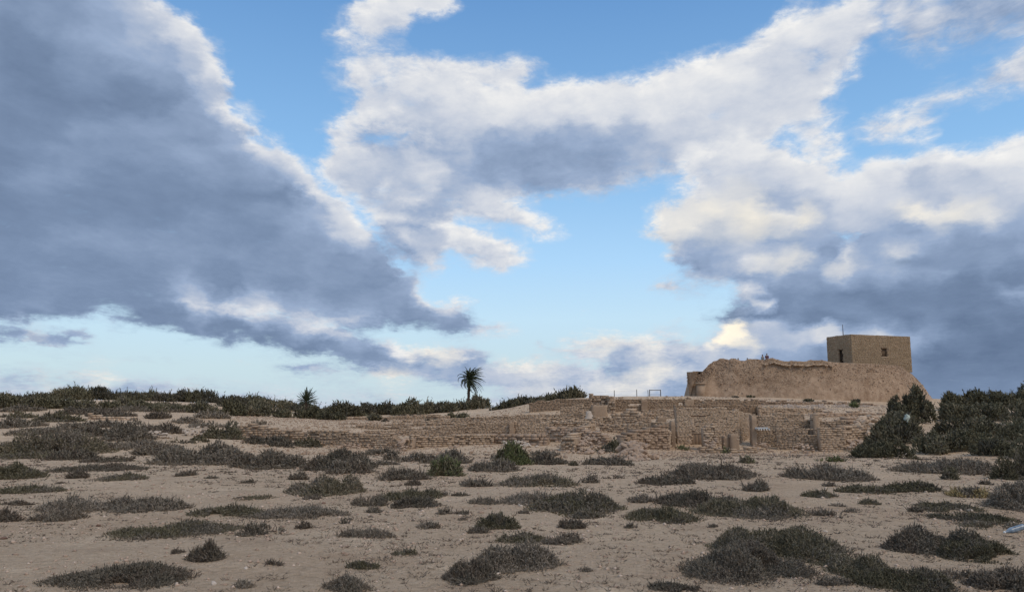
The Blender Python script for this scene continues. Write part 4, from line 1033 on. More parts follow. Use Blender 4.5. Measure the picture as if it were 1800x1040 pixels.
# ---------------------------------------------------------------- the house
def house():
    dc = 112.0
    c0 = at(1499, 640, dc); a = math.radians(20)
    U = np.array([math.cos(a), math.sin(a)]); W = np.array([-math.sin(a), math.cos(a)])
    Lr, Ll = 10.8, 4.9
    zt = zat(1499, 588, dc); zb = zat(1499, 652, dc); zv = zat(1499, 637.5, dc)
    root = empty('stone_house', (*(c0[:2] + U * Lr / 2 + W * Ll / 2), zv), 'square flat roofed stone house standing on the ruined platform', 'house')
    org = np.array(root.location)
    def ppx(u, face):
        p = c0[:2] + (U * u if face == 'r' else W * u); return 900 + F * p[0] / p[1]
    # openings from the photograph
    def solve(px, face, L):
        us = np.linspace(0, L, 400); ps = [ppx(u, face) for u in us]
        k = int(np.argmin(np.abs(np.array(ps) - px))); return us[k], (c0[:2] + (U if face == 'r' else W) * us[k])[1]
    w0, dw = solve(1549, 'r', Lr); w1, _ = solve(1560, 'r', Lr)
    wz0, wz1 = zat(1555, 627, dw), zat(1555, 612, dw)
    d1, dd = solve(1473.5, 'l', Ll); d0, _ = solve(1481.5, 'l', Ll)
    dz0, dz1 = zv - .3, zat(1477, 614.5, dd)
    T_ = .45
    def face(org2, ud, nd, L, holes, nm):
        C = []; H = []
        for uc, zc, hl, hh, cap in lay(L, lambda u: zt - .02, lambda u: zb, .155, .33, holes, .012, T_, .0):
            pos = org2 + ud * uc - nd * (.12 - RNG.normal(0, .008)); C.append((pos[0], pos[1], zc)); H.append((hl, .12, hh))
        v, q = boxes(C, H, (*ud, 0), (*nd, 0), .13)
        tag(mesh('stonework', v - org, q, M_BRICK, root), kind='stuff')
        Cc = []; Hh = []
        def cb(u0, u1, z0, z1):
            if u1 - u0 > .01 and z1 - z0 > .01:
                pos = org2 + ud * (u0 + u1) / 2 - nd * (T_ / 2 + .02); Cc.append((pos[0], pos[1], (z0 + z1) / 2)); Hh.append(((u1 - u0) / 2, T_ / 2, (z1 - z0) / 2))
        if holes:
            h0, h1, z0, z1 = holes[0]
            cb(.03, h0, zb, zt - .04); cb(h1, L - .03, zb, zt - .04); cb(h0, h1, zb, z0); cb(h0, h1, z1, zt - .04)
        else:
            cb(.03, L - .03, zb, zt - .04)
        v, q = boxes(Cc, Hh, (*ud, 0), (*nd, 0), 0)
        mesh('wall', v - org, q, M_MORTAR, root)
    nr = -W; nl = -U
    face(c0[:2], U, nr, Lr, [(w0, w1, wz0, wz1)], 'r')
    face(c0[:2] + W * Ll, -W, nl, Ll, [(Ll - d1, Ll - d0, dz0, dz1)], 'l')
    face(c0[:2] + U * Lr, W, U, Ll, [], 'e')
    face(c0[:2] + U * Lr + W * Ll, -U, W, Lr, [], 'b')
    R = np.array([[U[0], W[0], 0], [U[1], W[1], 0], [0, 0, 1]])
    mb = MB(); cc = c0[:2] + U * Lr / 2 + W * Ll / 2
    mb.box((cc[0], cc[1], zt - .18), (Lr / 2 - .3, Ll / 2 - .3, .12), R)
    mb.build('roof', M_MORTAR, root, origin=org)
    # parapet capping stones
    C = []; H = []; Cs = []; Hs = []
    for uu in np.arange(.25, Lr, .46):
        for off in (0.17, Ll - .17):
            p = c0[:2] + U * uu + W * off; C.append((p[0], p[1], zt + .02 + RNG.normal(0, .008))); H.append((.222, .155, .04))
    v, q = boxes(C, H, (*U, 0), (*W, 0), .06)
    for uu in np.arange(.6, Ll - .4, .46):
        for off in (0.17, Lr - .17):
            p = c0[:2] + W * uu + U * off; Cs.append((p[0], p[1], zt + .017 + RNG.normal(0, .008))); Hs.append((.155, .222, .04))
    v2, q2 = boxes(Cs, Hs, (*U, 0), (*W, 0), .06)
    tag(mesh('parapet_coping', np.concatenate([v, v2]) - org, np.concatenate([q, q2 + len(v)]), M_BRICK, root), kind='stuff')
    # window: frame, shutter, lintel, sill
    def place(u, z, dep, h, face_='r'):
        if face_ == 'r': p = c0[:2] + U * u + W * dep
        else: p = c0[:2] + W * u + U * dep
        return (p[0], p[1], z)
    uw = (w0 + w1) / 2; hw = (w1 - w0) / 2; zw = (wz0 + wz1) / 2; hz = (wz1 - wz0) / 2
    mb = MB()
    for s in (-1, 1): mb.box(place(uw + s * (hw - .05), zw, .28, 0), (.05, .05, hz), R)
    mb.box(place(uw, zw + hz - .05, .28, 0), (hw - .102, .05, .05), R); mb.box(place(uw, zw - hz + .05, .28, 0), (hw - .102, .05, .05), R)
    wf = mb.build('window', M_WOODL, root, origin=org)
    mb = MB()
    for k in range(4):
        mb.box(place(uw - hw + .1 + (2 * hw - .2) * (k + .5) / 4, zw, .33, 0), ((2 * hw - .2) / 8 * .94, .02, hz - .1), R)
    mb.build('shutter', M_WOODL, wf, origin=org)
    mb = MB(); mb.box(place(uw, wz1 + .07, .09, 0), (hw + .12, .10, .05), R, .05); mb.build('lintel', M_WOODL, root, origin=org)
    mb = MB(); mb.box(place(uw, wz0 - .04, .06, 0), (hw + .08, .12, .04), R, .05); mb.build('sill', M_STONE, root, origin=org)
    # door
    ud = (d0 + d1) / 2; hd = (d1 - d0) / 2
    R2 = R
    dn = None
    mb = MB()
    for k in range(4):
        mb.box(place(ud - hd + 2 * hd * (k + .5) / 4, (dz0 + dz1) / 2, .36, 0, 'l'), (.025, 2 * hd / 8 * .95, (dz1 - dz0) / 2 - .03), R)
    dn = mb.build('door', M_WOOD, root, origin=org)
    mb = MB(); mb.box(place(ud + hd * .6, dz0 + 1.1, .32, 0, 'l'), (.03, .03, .07), R); mb.build('handle', M_METAL, dn, origin=org)
    mb = MB(); mb.box(place(ud, dz1 + .07, .09, 0, 'l'), (.10, hd + .12, .05), R, .05); mb.build('lintel', M_WOODL, root, origin=org)
    # roof pole
    u, d_ = solve(1478, 'l', Ll)
    b = c0[:2] + W * u + U * .6
    zb2 = zt - .06; hp = zat(1478, 571, b[1]) - zb2
    pr = empty('flagpole', (b[0], b[1], zb2), 'thin bare metal pole rising from the roof of the stone house', 'pole')
    mb = MB(); mb.tube([(0, 0, 0), (0, 0, hp)], [.055, .045], 8); mb.build('pole', M_METAL, pr)
    mb = MB(); mb.box((0, 0, .03), (.12, .12, .03)); mb.build('base_plate', M_METAL, pr)
    mb = MB(); mb.tube([(0, 0, hp), (0, 0, hp + .05)], [.06, .03], 8); mb.build('finial', M_METAL, pr)
house()

# ---------------------------------------------------------------- plants
def shoots(P, D, Ln, Wd, leaves):
    """thin upright sprigs: a bent ribbon and small leaflets"""
    n = len(P); D = D / np.linalg.norm(D, axis=1, keepdims=True)
    r = RNG.normal(size=(n, 3)); S = np.cross(D, r); S /= np.linalg.norm(S, axis=1, keepdims=True) + 1e-9
    B = np.cross(D, S)
    mid = P + D * (Ln * .5)[:, None] + B * (Ln * RNG.uniform(-.10, .10, n))[:, None]
    tip = P + D * Ln[:, None] + B * (Ln * RNG.uniform(-.22, .22, n))[:, None]
    w = Wd[:, None]
    k = 5 + 3 * leaves
    V = np.empty((n, k, 3))
    V[:, 0] = P - S * w * .5; V[:, 1] = P + S * w * .5; V[:, 2] = mid - S * w * .55; V[:, 3] = mid + S * w * .55; V[:, 4] = tip
    tr = [(0, 1, 3), (0, 3, 2), (2, 3, 4)]
    for q in range(leaves):
        t = (.15 + .75 * (q + RNG.random(n)) / leaves)[:, None]
        b = np.where(t < .5, P + (mid - P) * t * 2, mid + (tip - mid) * (t * 2 - 1))
        a = RNG.uniform(0, 6.283, n)[:, None]
        o = S * np.cos(a) + B * np.sin(a)
        d2 = D * .75 + o; l = (Ln * RNG.uniform(.22, .42, n))[:, None]
        sd = np.cross(d2, D); sd /= np.linalg.norm(sd, axis=1, keepdims=True) + 1e-9
        V[:, 5 + 3 * q] = b - sd * w * .55; V[:, 6 + 3 * q] = b + sd * w * .55; V[:, 7 + 3 * q] = b + d2 * l * .8
        tr.append((5 + 3 * q, 6 + 3 * q, 7 + 3 * q))
    Fc = np.array(tr)[None] + (np.arange(n) * k)[:, None, None]
    return V.reshape(-1, 3), Fc.reshape(-1, 3)

def make_shrub(x0, x1, y0, y1, tone, label=None, d=None, name='shrub', cat='shrub', group=None, dens=1.0, tall=None, parts=True, sparse=0.0):
    pxc = (x0 + x1) / 2
    if d is None: fr = hit(pxc, y1)
    else:
        fr = at(pxc, y1, d)
    dist = fr[1]
    W = (x1 - x0) / F * dist * (1.07 if y0 > 735 else 1.0); tot = (y1 - y0) / F * dist
    dep = max(0.02, (EYE - fr[2]) / dist)
    if tall is None: tall = .42
    D = min(W * .85, max(W * .25, tot * (1 - tall) / dep)) if dep > .03 else W * .7
    D = min(D, 4.0 + W * .2)
    H = max(tot - D * dep, tot * tall)
    sx = ray(pxc, y1)[0]
    cy = dist + D / 2; cx = sx * cy
    org = np.array([cx, cy, T(cx, cy)])
    # lobes
    flat_ = tall < .8
    if not flat_: D = max(D, .75 * min(W, 1.6 * H))
    nl = int(np.clip(round(W / max(D, .05) * 1.5 + 2), 3, 10)) if flat_ else int(np.clip(round(W / max(H, .1) * 1.7 + 1), 3, 7))
    lobes = []
    for k in range(nl):
        u = (k + .5 + random.uniform(-.3, .3)) / nl * 2 - 1
        edge = 1 - .45 * abs(u) ** 2
        rx = W / 2 * random.uniform(.9, 1.25) / nl ** (.62 if flat_ else .42) * edge
        lobes.append((u * max(0.0, W / 2 - rx * .8), random.uniform(-.30, .30) * D * edge, rx, D / 2 * random.uniform(.68, 1.05) * edge, H * (random.uniform(.5, 1.0) if flat_ else random.uniform(.72, 1.0)) * (.7 + .3 * edge)))
    lobes[nl // 2] = (*lobes[nl // 2][:4], H)
    area = (x1 - x0) * (y1 - y0) * .75
    px_r = .57
    n = int(np.clip(area * px_r * px_r * 3.4 * dens, 80, 15000))
    near = dist < 30
    Ls = min(H * .5, (6.8 if near else 5.8) / F * dist); Wd = float(np.clip((.85 if near else 1.15) * dist / (F * px_r), .006, .14))
    # sample inside the lobes
    wts = np.array([l[2] * l[3] for l in lobes]); wts /= wts.sum()
    li = RNG.choice(nl, n, p=wts); Lb = np.array(lobes)[li]
    rr = np.sqrt(RNG.random(n)); frg = RNG.random(n) < (.19 if flat_ else .05); rr = np.where(frg, 1 + .42 * RNG.random(n) ** 1.6, rr); th = RNG.uniform(0, 6.283, n)
    ux = rr * np.cos(th); uy = rr * np.sin(th)
    X = Lb[:, 0] + ux * Lb[:, 2]; Y = Lb[:, 1] + uy * Lb[:, 3]
    lump = 1 + 1.1 * fbm((X + cx) * 2.2 / max(.5, H * 2.5), (Y + cy) * 2.2 / max(.5, H * 2.5), 51, 3)
    h = Lb[:, 4] * np.clip(1 - rr ** 2, 0.03, 1) ** (.70 if flat_ else .36) * lump
    gap = fbm((X + cx) * 2.6 / max(.5, W), (Y + cy) * 3.2 / max(.5, W), 61, 3)
    keep = gap > ((-.21 if flat_ else -.15) if not sparse else -.06 + .12 * sparse)
    if keep.sum() < 40: keep = np.ones(n, bool)
    X, Y, h, ux, uy, rr = X[keep], Y[keep], h[keep], ux[keep], uy[keep], rr[keep]; n = len(X)
    zq = RNG.random(n) ** .55
    Z = np.maximum(h * zq - Ls * .55 * zq, 0)
    g = terr(X + cx, Y + cy, True) - org[2]
    P = np.column_stack([X, Y, g + Z - .01])
    up = .55 + .9 * zq
    Dv = np.column_stack([ux * .8, uy * .8, up]) + RNG.normal(0, .42, (n, 3))
    Dv[:, 2] = np.maximum(Dv[:, 2], .12)
    Ls = Ls * {'g': .85, 's': 1.05, 'p': 1.2, 'b': 1.1, 'y': 1.2, 'd': 1.0, 'e': 1.0}[tone]
    Ln = Ls * RNG.uniform(.5, 1.4, n) * (1 + .9 * (RNG.random(n) < .06))
    v, f = shoots(P, Dv, Ln, np.full(n, Wd) * RNG.uniform(.6, 1.3, n), 4 if near else 3)
    alt = {'g': 's', 's': 'p', 'p': 's', 'b': 'g', 'y': 's', 'd': 'e', 'e': 'd'}[tone]
    mixn = fbm((X + cx) * 1.6 / max(.35, W * .5) + 7, (Y + cy) * 1.6 / max(.35, W * .5), 71, 3) + RNG.normal(0, .09, n)
    midx = np.repeat((mixn > (.07 if tone != 'd' else .13)).astype(np.int32), len(f) // n)
    mats = [M_FOL[tone], M_FOL[alt]]
    has_parts = parts and dist < 28 and (x1 - x0) > 24
    if not has_parts:
        o = mesh(name, v, f, mats, midx=midx); o.location = org
        tag(o, label, cat, group); return o
    root = empty(name, org, label, cat, group)
    mesh('foliage', v, f, mats, root, midx=midx)
    mb = MB(); ns = int(np.clip((x1 - x0) / 7, 8, 40))
    for k in range(ns):
        l = lobes[random.randrange(nl)]
        a = random.uniform(0, 6.283); r_ = math.sqrt(random.random())
        e = np.array([l[0] + l[2] * r_ * math.cos(a) * 1.02, l[1] + l[3] * r_ * math.sin(a) * 1.02, l[4] * math.sqrt(max(.05, 1 - r_ * r_)) * random.uniform(.7, 1.05)])
        b = np.array([l[0] + random.uniform(-.2, .2) * l[2], l[1] + random.uniform(-.2, .2) * l[3], -.02])
        m = (b + e) / 2 + np.array([0, 0, -.12 * l[4]]) + RNG.normal(0, .02, 3)
        off = T(cx + b[0], cy + b[1]) - org[2]; e[2] += T(cx + e[0], cy + e[1]) - org[2]; b[2] += off; m[2] += off
        mb.tube([b, m, e], [Wd * .55, Wd * .42, Wd * .2], 4, False)
    tag(mb.build('stem', M_TWIG, root), kind='stuff')
    return root

# ---------------------------------------------------------------- palms
def frond(L_, az, el0, droop, wind, nleaf=26, wl=.55):
    """one pinnate leaf: rachis with two rows of leaflets, blown towards +x"""
    P = []; p = np.zeros(3); e = el0; a = az
    n = 12
    for k in range(n + 1):
        P.append(p.copy())
        d = np.array([math.cos(a) * math.cos(e), math.sin(a) * math.cos(e), math.sin(e)])
        d = d + np.array([wind * k / n, 0, 0]); d /= np.linalg.norm(d)
        p = p + d * L_ / n; e -= droop / n * (.5 + k / n)
    P = np.array(P)
    mb = MB(); mb.tube(P, np.linspace(.035, .008, n + 1) * L_ / 2.2, 4, False)
    Tn = np.gradient(P, axis=0); Tn /= np.linalg.norm(Tn, axis=1, keepdims=True)
    V = []; Tt = []
    for s in (-1, 1):
        for k in range(nleaf):
            t = .12 + .88 * k / (nleaf - 1); f = t * n; i = min(n - 1, int(f)); b = P[i] + (P[i + 1] - P[i]) * (f - i)
            d = Tn[i]; sd = np.cross(d, [0, 0, 1.0]); sd /= np.linalg.norm(sd) + 1e-6
            l = wl * math.sin(math.pi * min(1, .18 + t * .80)) * random.uniform(.85, 1.15)
            q = d * 1.25 + sd * s * .55 + np.array([wind * .35, 0, random.uniform(-.75, -.05)])
            q /= np.linalg.norm(q); up = np.cross(q, sd); w = .055 * L_ / 2
            c = len(V)
            V += [b - d * w, b + d * w, b + q * l * .6 + d * w * .7, b + q * l]
            Tt += [(c, c + 1, c + 2), (c, c + 2, c + 3)]
    mb.add(V, None, Tt)
    return mb
def palm(px, pyb, pyc, d, label, nfr, L_, wind, lean, low=False):
    b = at(px, pyb, d); b[2] = T(b[0], b[1])
    top = at(px + lean, pyc, d)
    h = top[2] - b[2]
    root = empty('palm_tree', b, label, 'palm tree')
    n = 16; tz = np.linspace(-.3, h, n)
    cx = (top[0] - b[0]) * (np.clip(tz / h, 0, 1)) ** 1.5
    mb = MB(); r = np.linspace(.34, .24, n) * (1 + .10 * np.sin(np.arange(n) * 2.4)) * (0.9 if not low else .8)
    mb.tube(np.column_stack([cx, np.zeros(n), tz]), r, 10)
    for k in range(int(h * 9)):      # stubs of cut leaf bases
        z = random.uniform(.1, h); a = random.uniform(0, 6.28); rr = .27
        x0 = float(np.interp(z, tz, cx)); dd = np.array([math.cos(a), math.sin(a), 0])
        mb.tube([np.array([x0, 0, z]) + dd * rr * .8, np.array([x0, 0, z + .16]) + dd * (rr + .11)], [.07, .03], 4)
    mb.build('trunk', M_BARK, root)
    for k in range(nfr):
        g = k * 2.39996; q = (k + .5) / nfr
        el = 1.45 - q * (2.3 if not low else 1.5)
        dr = (1.25 + 1.1 * q if not low else .35 + .4 * q) + random.uniform(-.15, .2)
        ll = L_ * random.uniform(.82, 1.08) * (1 if math.cos(g) > -.2 else .86)
        f = frond(ll, g + random.uniform(-.15, .15), el, dr, wind * random.uniform(.6, 1.2), 30, ll * .20)
        o = f.build('frond', M_PALM, root)
        o.location = (cx[-1], 0, h + .1 - q * .25)
palm(823, 709, 667, 152, 'tall windblown date palm standing above the hedge on the skyline', 64, 3.5, .95, 2.2)
palm(538, 712, 706, 112, 'short stubby palm with fanned leaves just showing over the hedge', 34, 2.1, .14, 0, True)

# ---------------------------------------------------------------- fences and the gate frame
def fence(label, posts, d, wires):
    pts = []
    for px, pt, pb in posts:
        p = at(px, pb, d); g = T(p[0], p[1]); zt = zat(px, pt, d)
        pts.append((p[0], p[1], g, zt))
    c = pts[len(pts) // 2]
    root = empty('wire_fence', c[:3], label, 'fence')
    org = np.array(c[:3])
    for x, y, g, zt in pts:
        mb = MB(); mb.tube([(x, y, g - .3), (x, y, zt)], [.05, .045], 6); mb.build('post', M_METAL, root, origin=org)
    for q in wires:
        mb = MB(); mb.tube([np.array([x, y, zt - .15 - q]) for x, y, g, zt in pts], .006, 3, False); mb.build('wire', M_METAL, root, origin=org)
fence('wire fence with thin bare posts beside the empty gate frame', [(1028, 689, 702), (1080, 685.5, 702), (1119.5, 684, 702)], 106, (0, .5))
fence('thin fence posts poking above the bushes of the left ridge', [(46, 687, 706), (134, 686, 706), (222, 679.5, 705), (274, 681, 705), (322, 685, 706), (358, 689, 707)], 138, (.1,))
def single_post():
    p = at(879, 715, 112); g = T(p[0], p[1]); zt = zat(879, 702.5, 112)
    r = empty('fence_post', (p[0], p[1], g), 'lone thin post between the tall palm and the ruins', 'post')
    mb = MB(); mb.tube([(0, 0, -.3), (0, 0, zt - g)], [.05, .045], 6); mb.build('post', M_METAL, r)
    mb = MB(); mb.tube([(0, 0, zt - g), (0, 0, zt - g + .04)], [.06, .04], 6); mb.build('cap', M_METAL, r)
single_post()
def gate():
    d = 104.0
    a, b = at(1142, 701, d), at(1161.5, 701, d); g = T((a[0] + b[0]) / 2, d)
    zt = zat(1150, 684.5, d); zm = zat(1150, 693, d)
    root = empty('gate_frame', ((a[0] + b[0]) / 2, d, g), 'empty rectangular metal gate frame standing on the terrace', 'gate')
    w = (b[0] - a[0]) / 2
    for s in (-1, 1):
        mb = MB(); mb.tube([(s * w, 0, -.3), (s * w, 0, zt - g)], .06, 8); mb.build('post', M_METAL, root)
    mb = MB(); mb.tube([(-w + .06, 0, zt - g - .06), (w - .06, 0, zt - g - .06)], .045, 8); mb.build('top_bar', M_METAL, root)
    mb = MB(); mb.tube([(-w + .06, 0, zm - g), (w - .06, 0, zm - g)], .02, 6); mb.build('middle_bar', M_METAL, root)
    mb = MB(); mb.tube([(-w - .14, .1, -.3), (-w - .2, .1, zt - g - .04)], .035, 6); mb.build('brace', M_METAL, root)
gate()

# ---------------------------------------------------------------- litter and sheet
def sheet():
    d = 61.9
    a, b = at(1327.5, 754, d), at(1350, 754, d); w = b[0] - a[0]; n = 60; m = 4
    V = []
    for s in (0, -.05):
        for j in range(m):
            for i in range(n):
                u = i / (n - 1)
                V.append((u * w - w / 2, -j / (m - 1) * .55 + .2, .085 * math.sin(u * 5 * 2 * math.pi) + s))
    Q = []
    for s in range(2):
        for j in range(m - 1):
            for i in range(n - 1):
                o = s * m * n + j * n + i; Q.append((o, o + 1, o + n + 1, o + n))
    for i in range(n - 1):
        for j in (0, m - 1):
            o = j * n + i; Q.append((o, o + 1, o + 1 + m * n, o + m * n))
    o = mesh('corrugated_sheet', V, np.array(Q), M_SHEET, smooth=True)
    o.location = ((a[0] + b[0]) / 2, d - .12, zat(1338, 752.5, d))
    tag(o, 'small white corrugated sheet set like a canopy in the stepped wall', 'sheet')
sheet()
def bottle():
    def f(nt, b):
        p = nn(nt, 'ShaderNodeTexCoord').outputs['Object']
        n = noise(nt, p, 18, 5, .7)
        nt.links.new(ramp(nt, n, [(.3, (.12, .14, .16)), (.5, (.26, .33, .40)), (.7, (.44, .48, .52))]), b.inputs['Base Color'])
        b.inputs['Roughness'].default_value = .25; b.inputs['Specular IOR Level'].default_value = .5
        b.inputs['Transmission Weight'].default_value = .25
    mp = material('clear_plastic', f)
    q = hit(1783, 937); d = q[1]
    a = at(1766, 935, d); c = at(1800.5, 924.5, d + .03)
    g = T((a[0] + c[0]) / 2, d)
    ax = c - a; L_ = np.linalg.norm(ax); ax /= L_
    rad = 4.9 / F * d
    prof = [(0, .34), (.03, .36), (.10, .40), (.17, .62), (.26, .92), (.32, 1.0), (.36, .95), (.40, 1.0), (.44, .95), (.48, 1.0), (.60, 1.0), (.64, .95), (.68, 1.0), (.72, .95), (.76, 1.0), (.92, 1.0), (.97, .90), (1.0, .6)]
    root = empty('plastic_bottle', (a + c) / 2 - np.array([0, 0, rad]), 'crumpled pale blue plastic bottle lying among low shrubs at the right edge', 'bottle')
    org = np.array(root.location)
    mb = MB(); mb.tube([a + ax * L_ * t for t, r in prof], [rad * r for t, r in prof], 14); mb.build('body', mp, root, True, org)
    mb = MB(); mb.tube([a - ax * L_ * .045, a + ax * L_ * .02], [rad * .44, rad * .44], 12); mb.build('cap', M_WHITE, root, False, org)
bottle()
def bag():
    dq = hit(1580, 784)[1] + 1.0; b = at(1594, 734, dq)
    r = 4.6 / F * 68
    ang = np.linspace(0, 2 * math.pi, 14, endpoint=False); rows = []
    for k, (h, w) in enumerate([(-1.3, .18), (-1.0, .38), (-.6, .62), (-.1, .95), (.4, 1.0), (.75, .8), (.98, .45), (1.05, .05)]):
        j = 1 + RNG.uniform(-.45, .40, 14)
        rows.append(np.column_stack([np.cos(ang) * w * r * j + .25 * r * math.sin(h * 3), np.sin(ang) * w * r * .6 * j, np.full(14, h * r * 1.15) + RNG.uniform(-.22, .22, 14) * r]))
    V = np.concatenate(rows); m = len(rows); i = np.arange(m - 1)[:, None]; jj = np.arange(14)[None]
    a = i * 14 + jj; c = i * 14 + (jj + 1) % 14
    o = mesh('plastic_bag', V, np.stack([a, c, c + 14, a + 14], -1).reshape(-1, 4), M_BAG); o.location = b
    tag(o, 'pale green plastic bag snagged on the bush below the platform', 'bag')
bag()
def strip():
    q = hit(497, 818); d = q[1]
    P = [at(x, y, d) for x, y in ((492.5, 811.5), (494, 810), (496.5, 809.8), (499, 811), (500.5, 814), (500.8, 817.5))]
    mb = MB(); mb.tube(P, [.02, .03, .033, .033, .03, .022], 8)
    o = mb.build('bent_pipe', M_WHITE, None, True, P[5]); o.location = P[5]
    tag(o, 'white bent piece of plastic pipe lying before the grey shrubs', 'pipe')
strip()

# loose single stones on the plain
for px, py, w, m, lab in [
    (505, 899, 9, 'p', 'flat pale stone on bare gravel left of the long central shrubs'),
    (150, 803, 13, 'p', 'whitish rock at the edge of the big left shrub mass'),
    (432, 1003, 10, 'p', 'rounded pale stone touching the low sparse shrub in front'),
    (174, 925, 11, 'd', 'reddish brown stone alone on sand left of centre'),
    (6, 948, 12, 'd', 'dark flat stone at the left picture edge on bare sand'),
    (1636, 877, 8, 'p', 'small white stone on the path below the right shrubs'),
    (1301, 1012, 12, 'p', 'pale flat stone beside the dry sprig right of the round shrub'),
    (1705, 900, 10, 'p', 'grey rounded stone among the flat shrubs on the right'),
    (915, 890, 9, 'p', 'left one of two white stones below the large central shrub'),
    (927, 889, 8, 'p', 'right one of two white stones below the large central shrub'),
    (375, 1029, 12, 'p', 'pale stone in front of the wide grey shrub on the left'),
    (309, 1028, 8, 'p', 'small whitish stone under the wide grey shrub on the left'),
    (569, 885, 7, 'd', 'small brown stone beside the two tufts left of centre'),
    (876, 1010, 12, 'p', 'sandy stone tucked beside the round brownish shrub in front'),
    (1222, 884, 9, 'p', 'whitish stone inside the long shrub right of centre'),
    (1718, 868, 8, 'p', 'white pebble in the yellowish grass at the right'),
    (1728, 987, 9, 'p', 'pale stone in the gap of the right hand shrubs'),
    (258, 862, 8, 'p', 'little pale stone on the long flat shrub at left'),
    (1035, 862, 7, 'p', 'small pale stone behind the large central shrub'),
    (1452, 935, 8, 'p', 'flat chip of stone on the bare strip right of centre')]:
    q = hit(px, py); s = w / F * q[1] * .55
    o = stone_obj('stone', q + np.array([0, 0, s * .25]), s, M_PALE if m == 'p' else M_DARKST, None, seed=int(px), rz=random.uniform(0, 6), sq=(1.2, .9, .75))
    tag(o, lab, 'stone', 'single stones on the plain')

# ---------------------------------------------------------------- people on the platform
def skin_mesh(name, pts, edges, mat, parent, lev=1, root=0):
    me = bpy.data.meshes.new(name)
    me.from_pydata([p[:3] for p in pts], edges, []); me.materials.append(mat)
    o = bpy.data.objects.new(name, me); COL.objects.link(o); o.parent = parent
    sk = o.modifiers.new('skin', 'SKIN'); me.skin_vertices or me.attributes
    if not me.skin_vertices:
        bm = __import__('bmesh').new(); bm.from_mesh(me); bm.verts.layers.skin.verify(); bm.to_mesh(me); bm.free()
    for i, p in enumerate(pts):
        r = p[3]; v = me.skin_vertices[0].data[i]; v.radius = (r, r if len(p) < 5 else p[4]); v.use_root = (i == root)
    sub = o.modifiers.new('sub', 'SUBSURF'); sub.levels = lev; sub.render_levels = lev
    return o
M_SKIN = flat('skin', (.30, .19, .13), .6, .1)
M_HAIR = flat('hair', (.015, .012, .010), .6, .2)
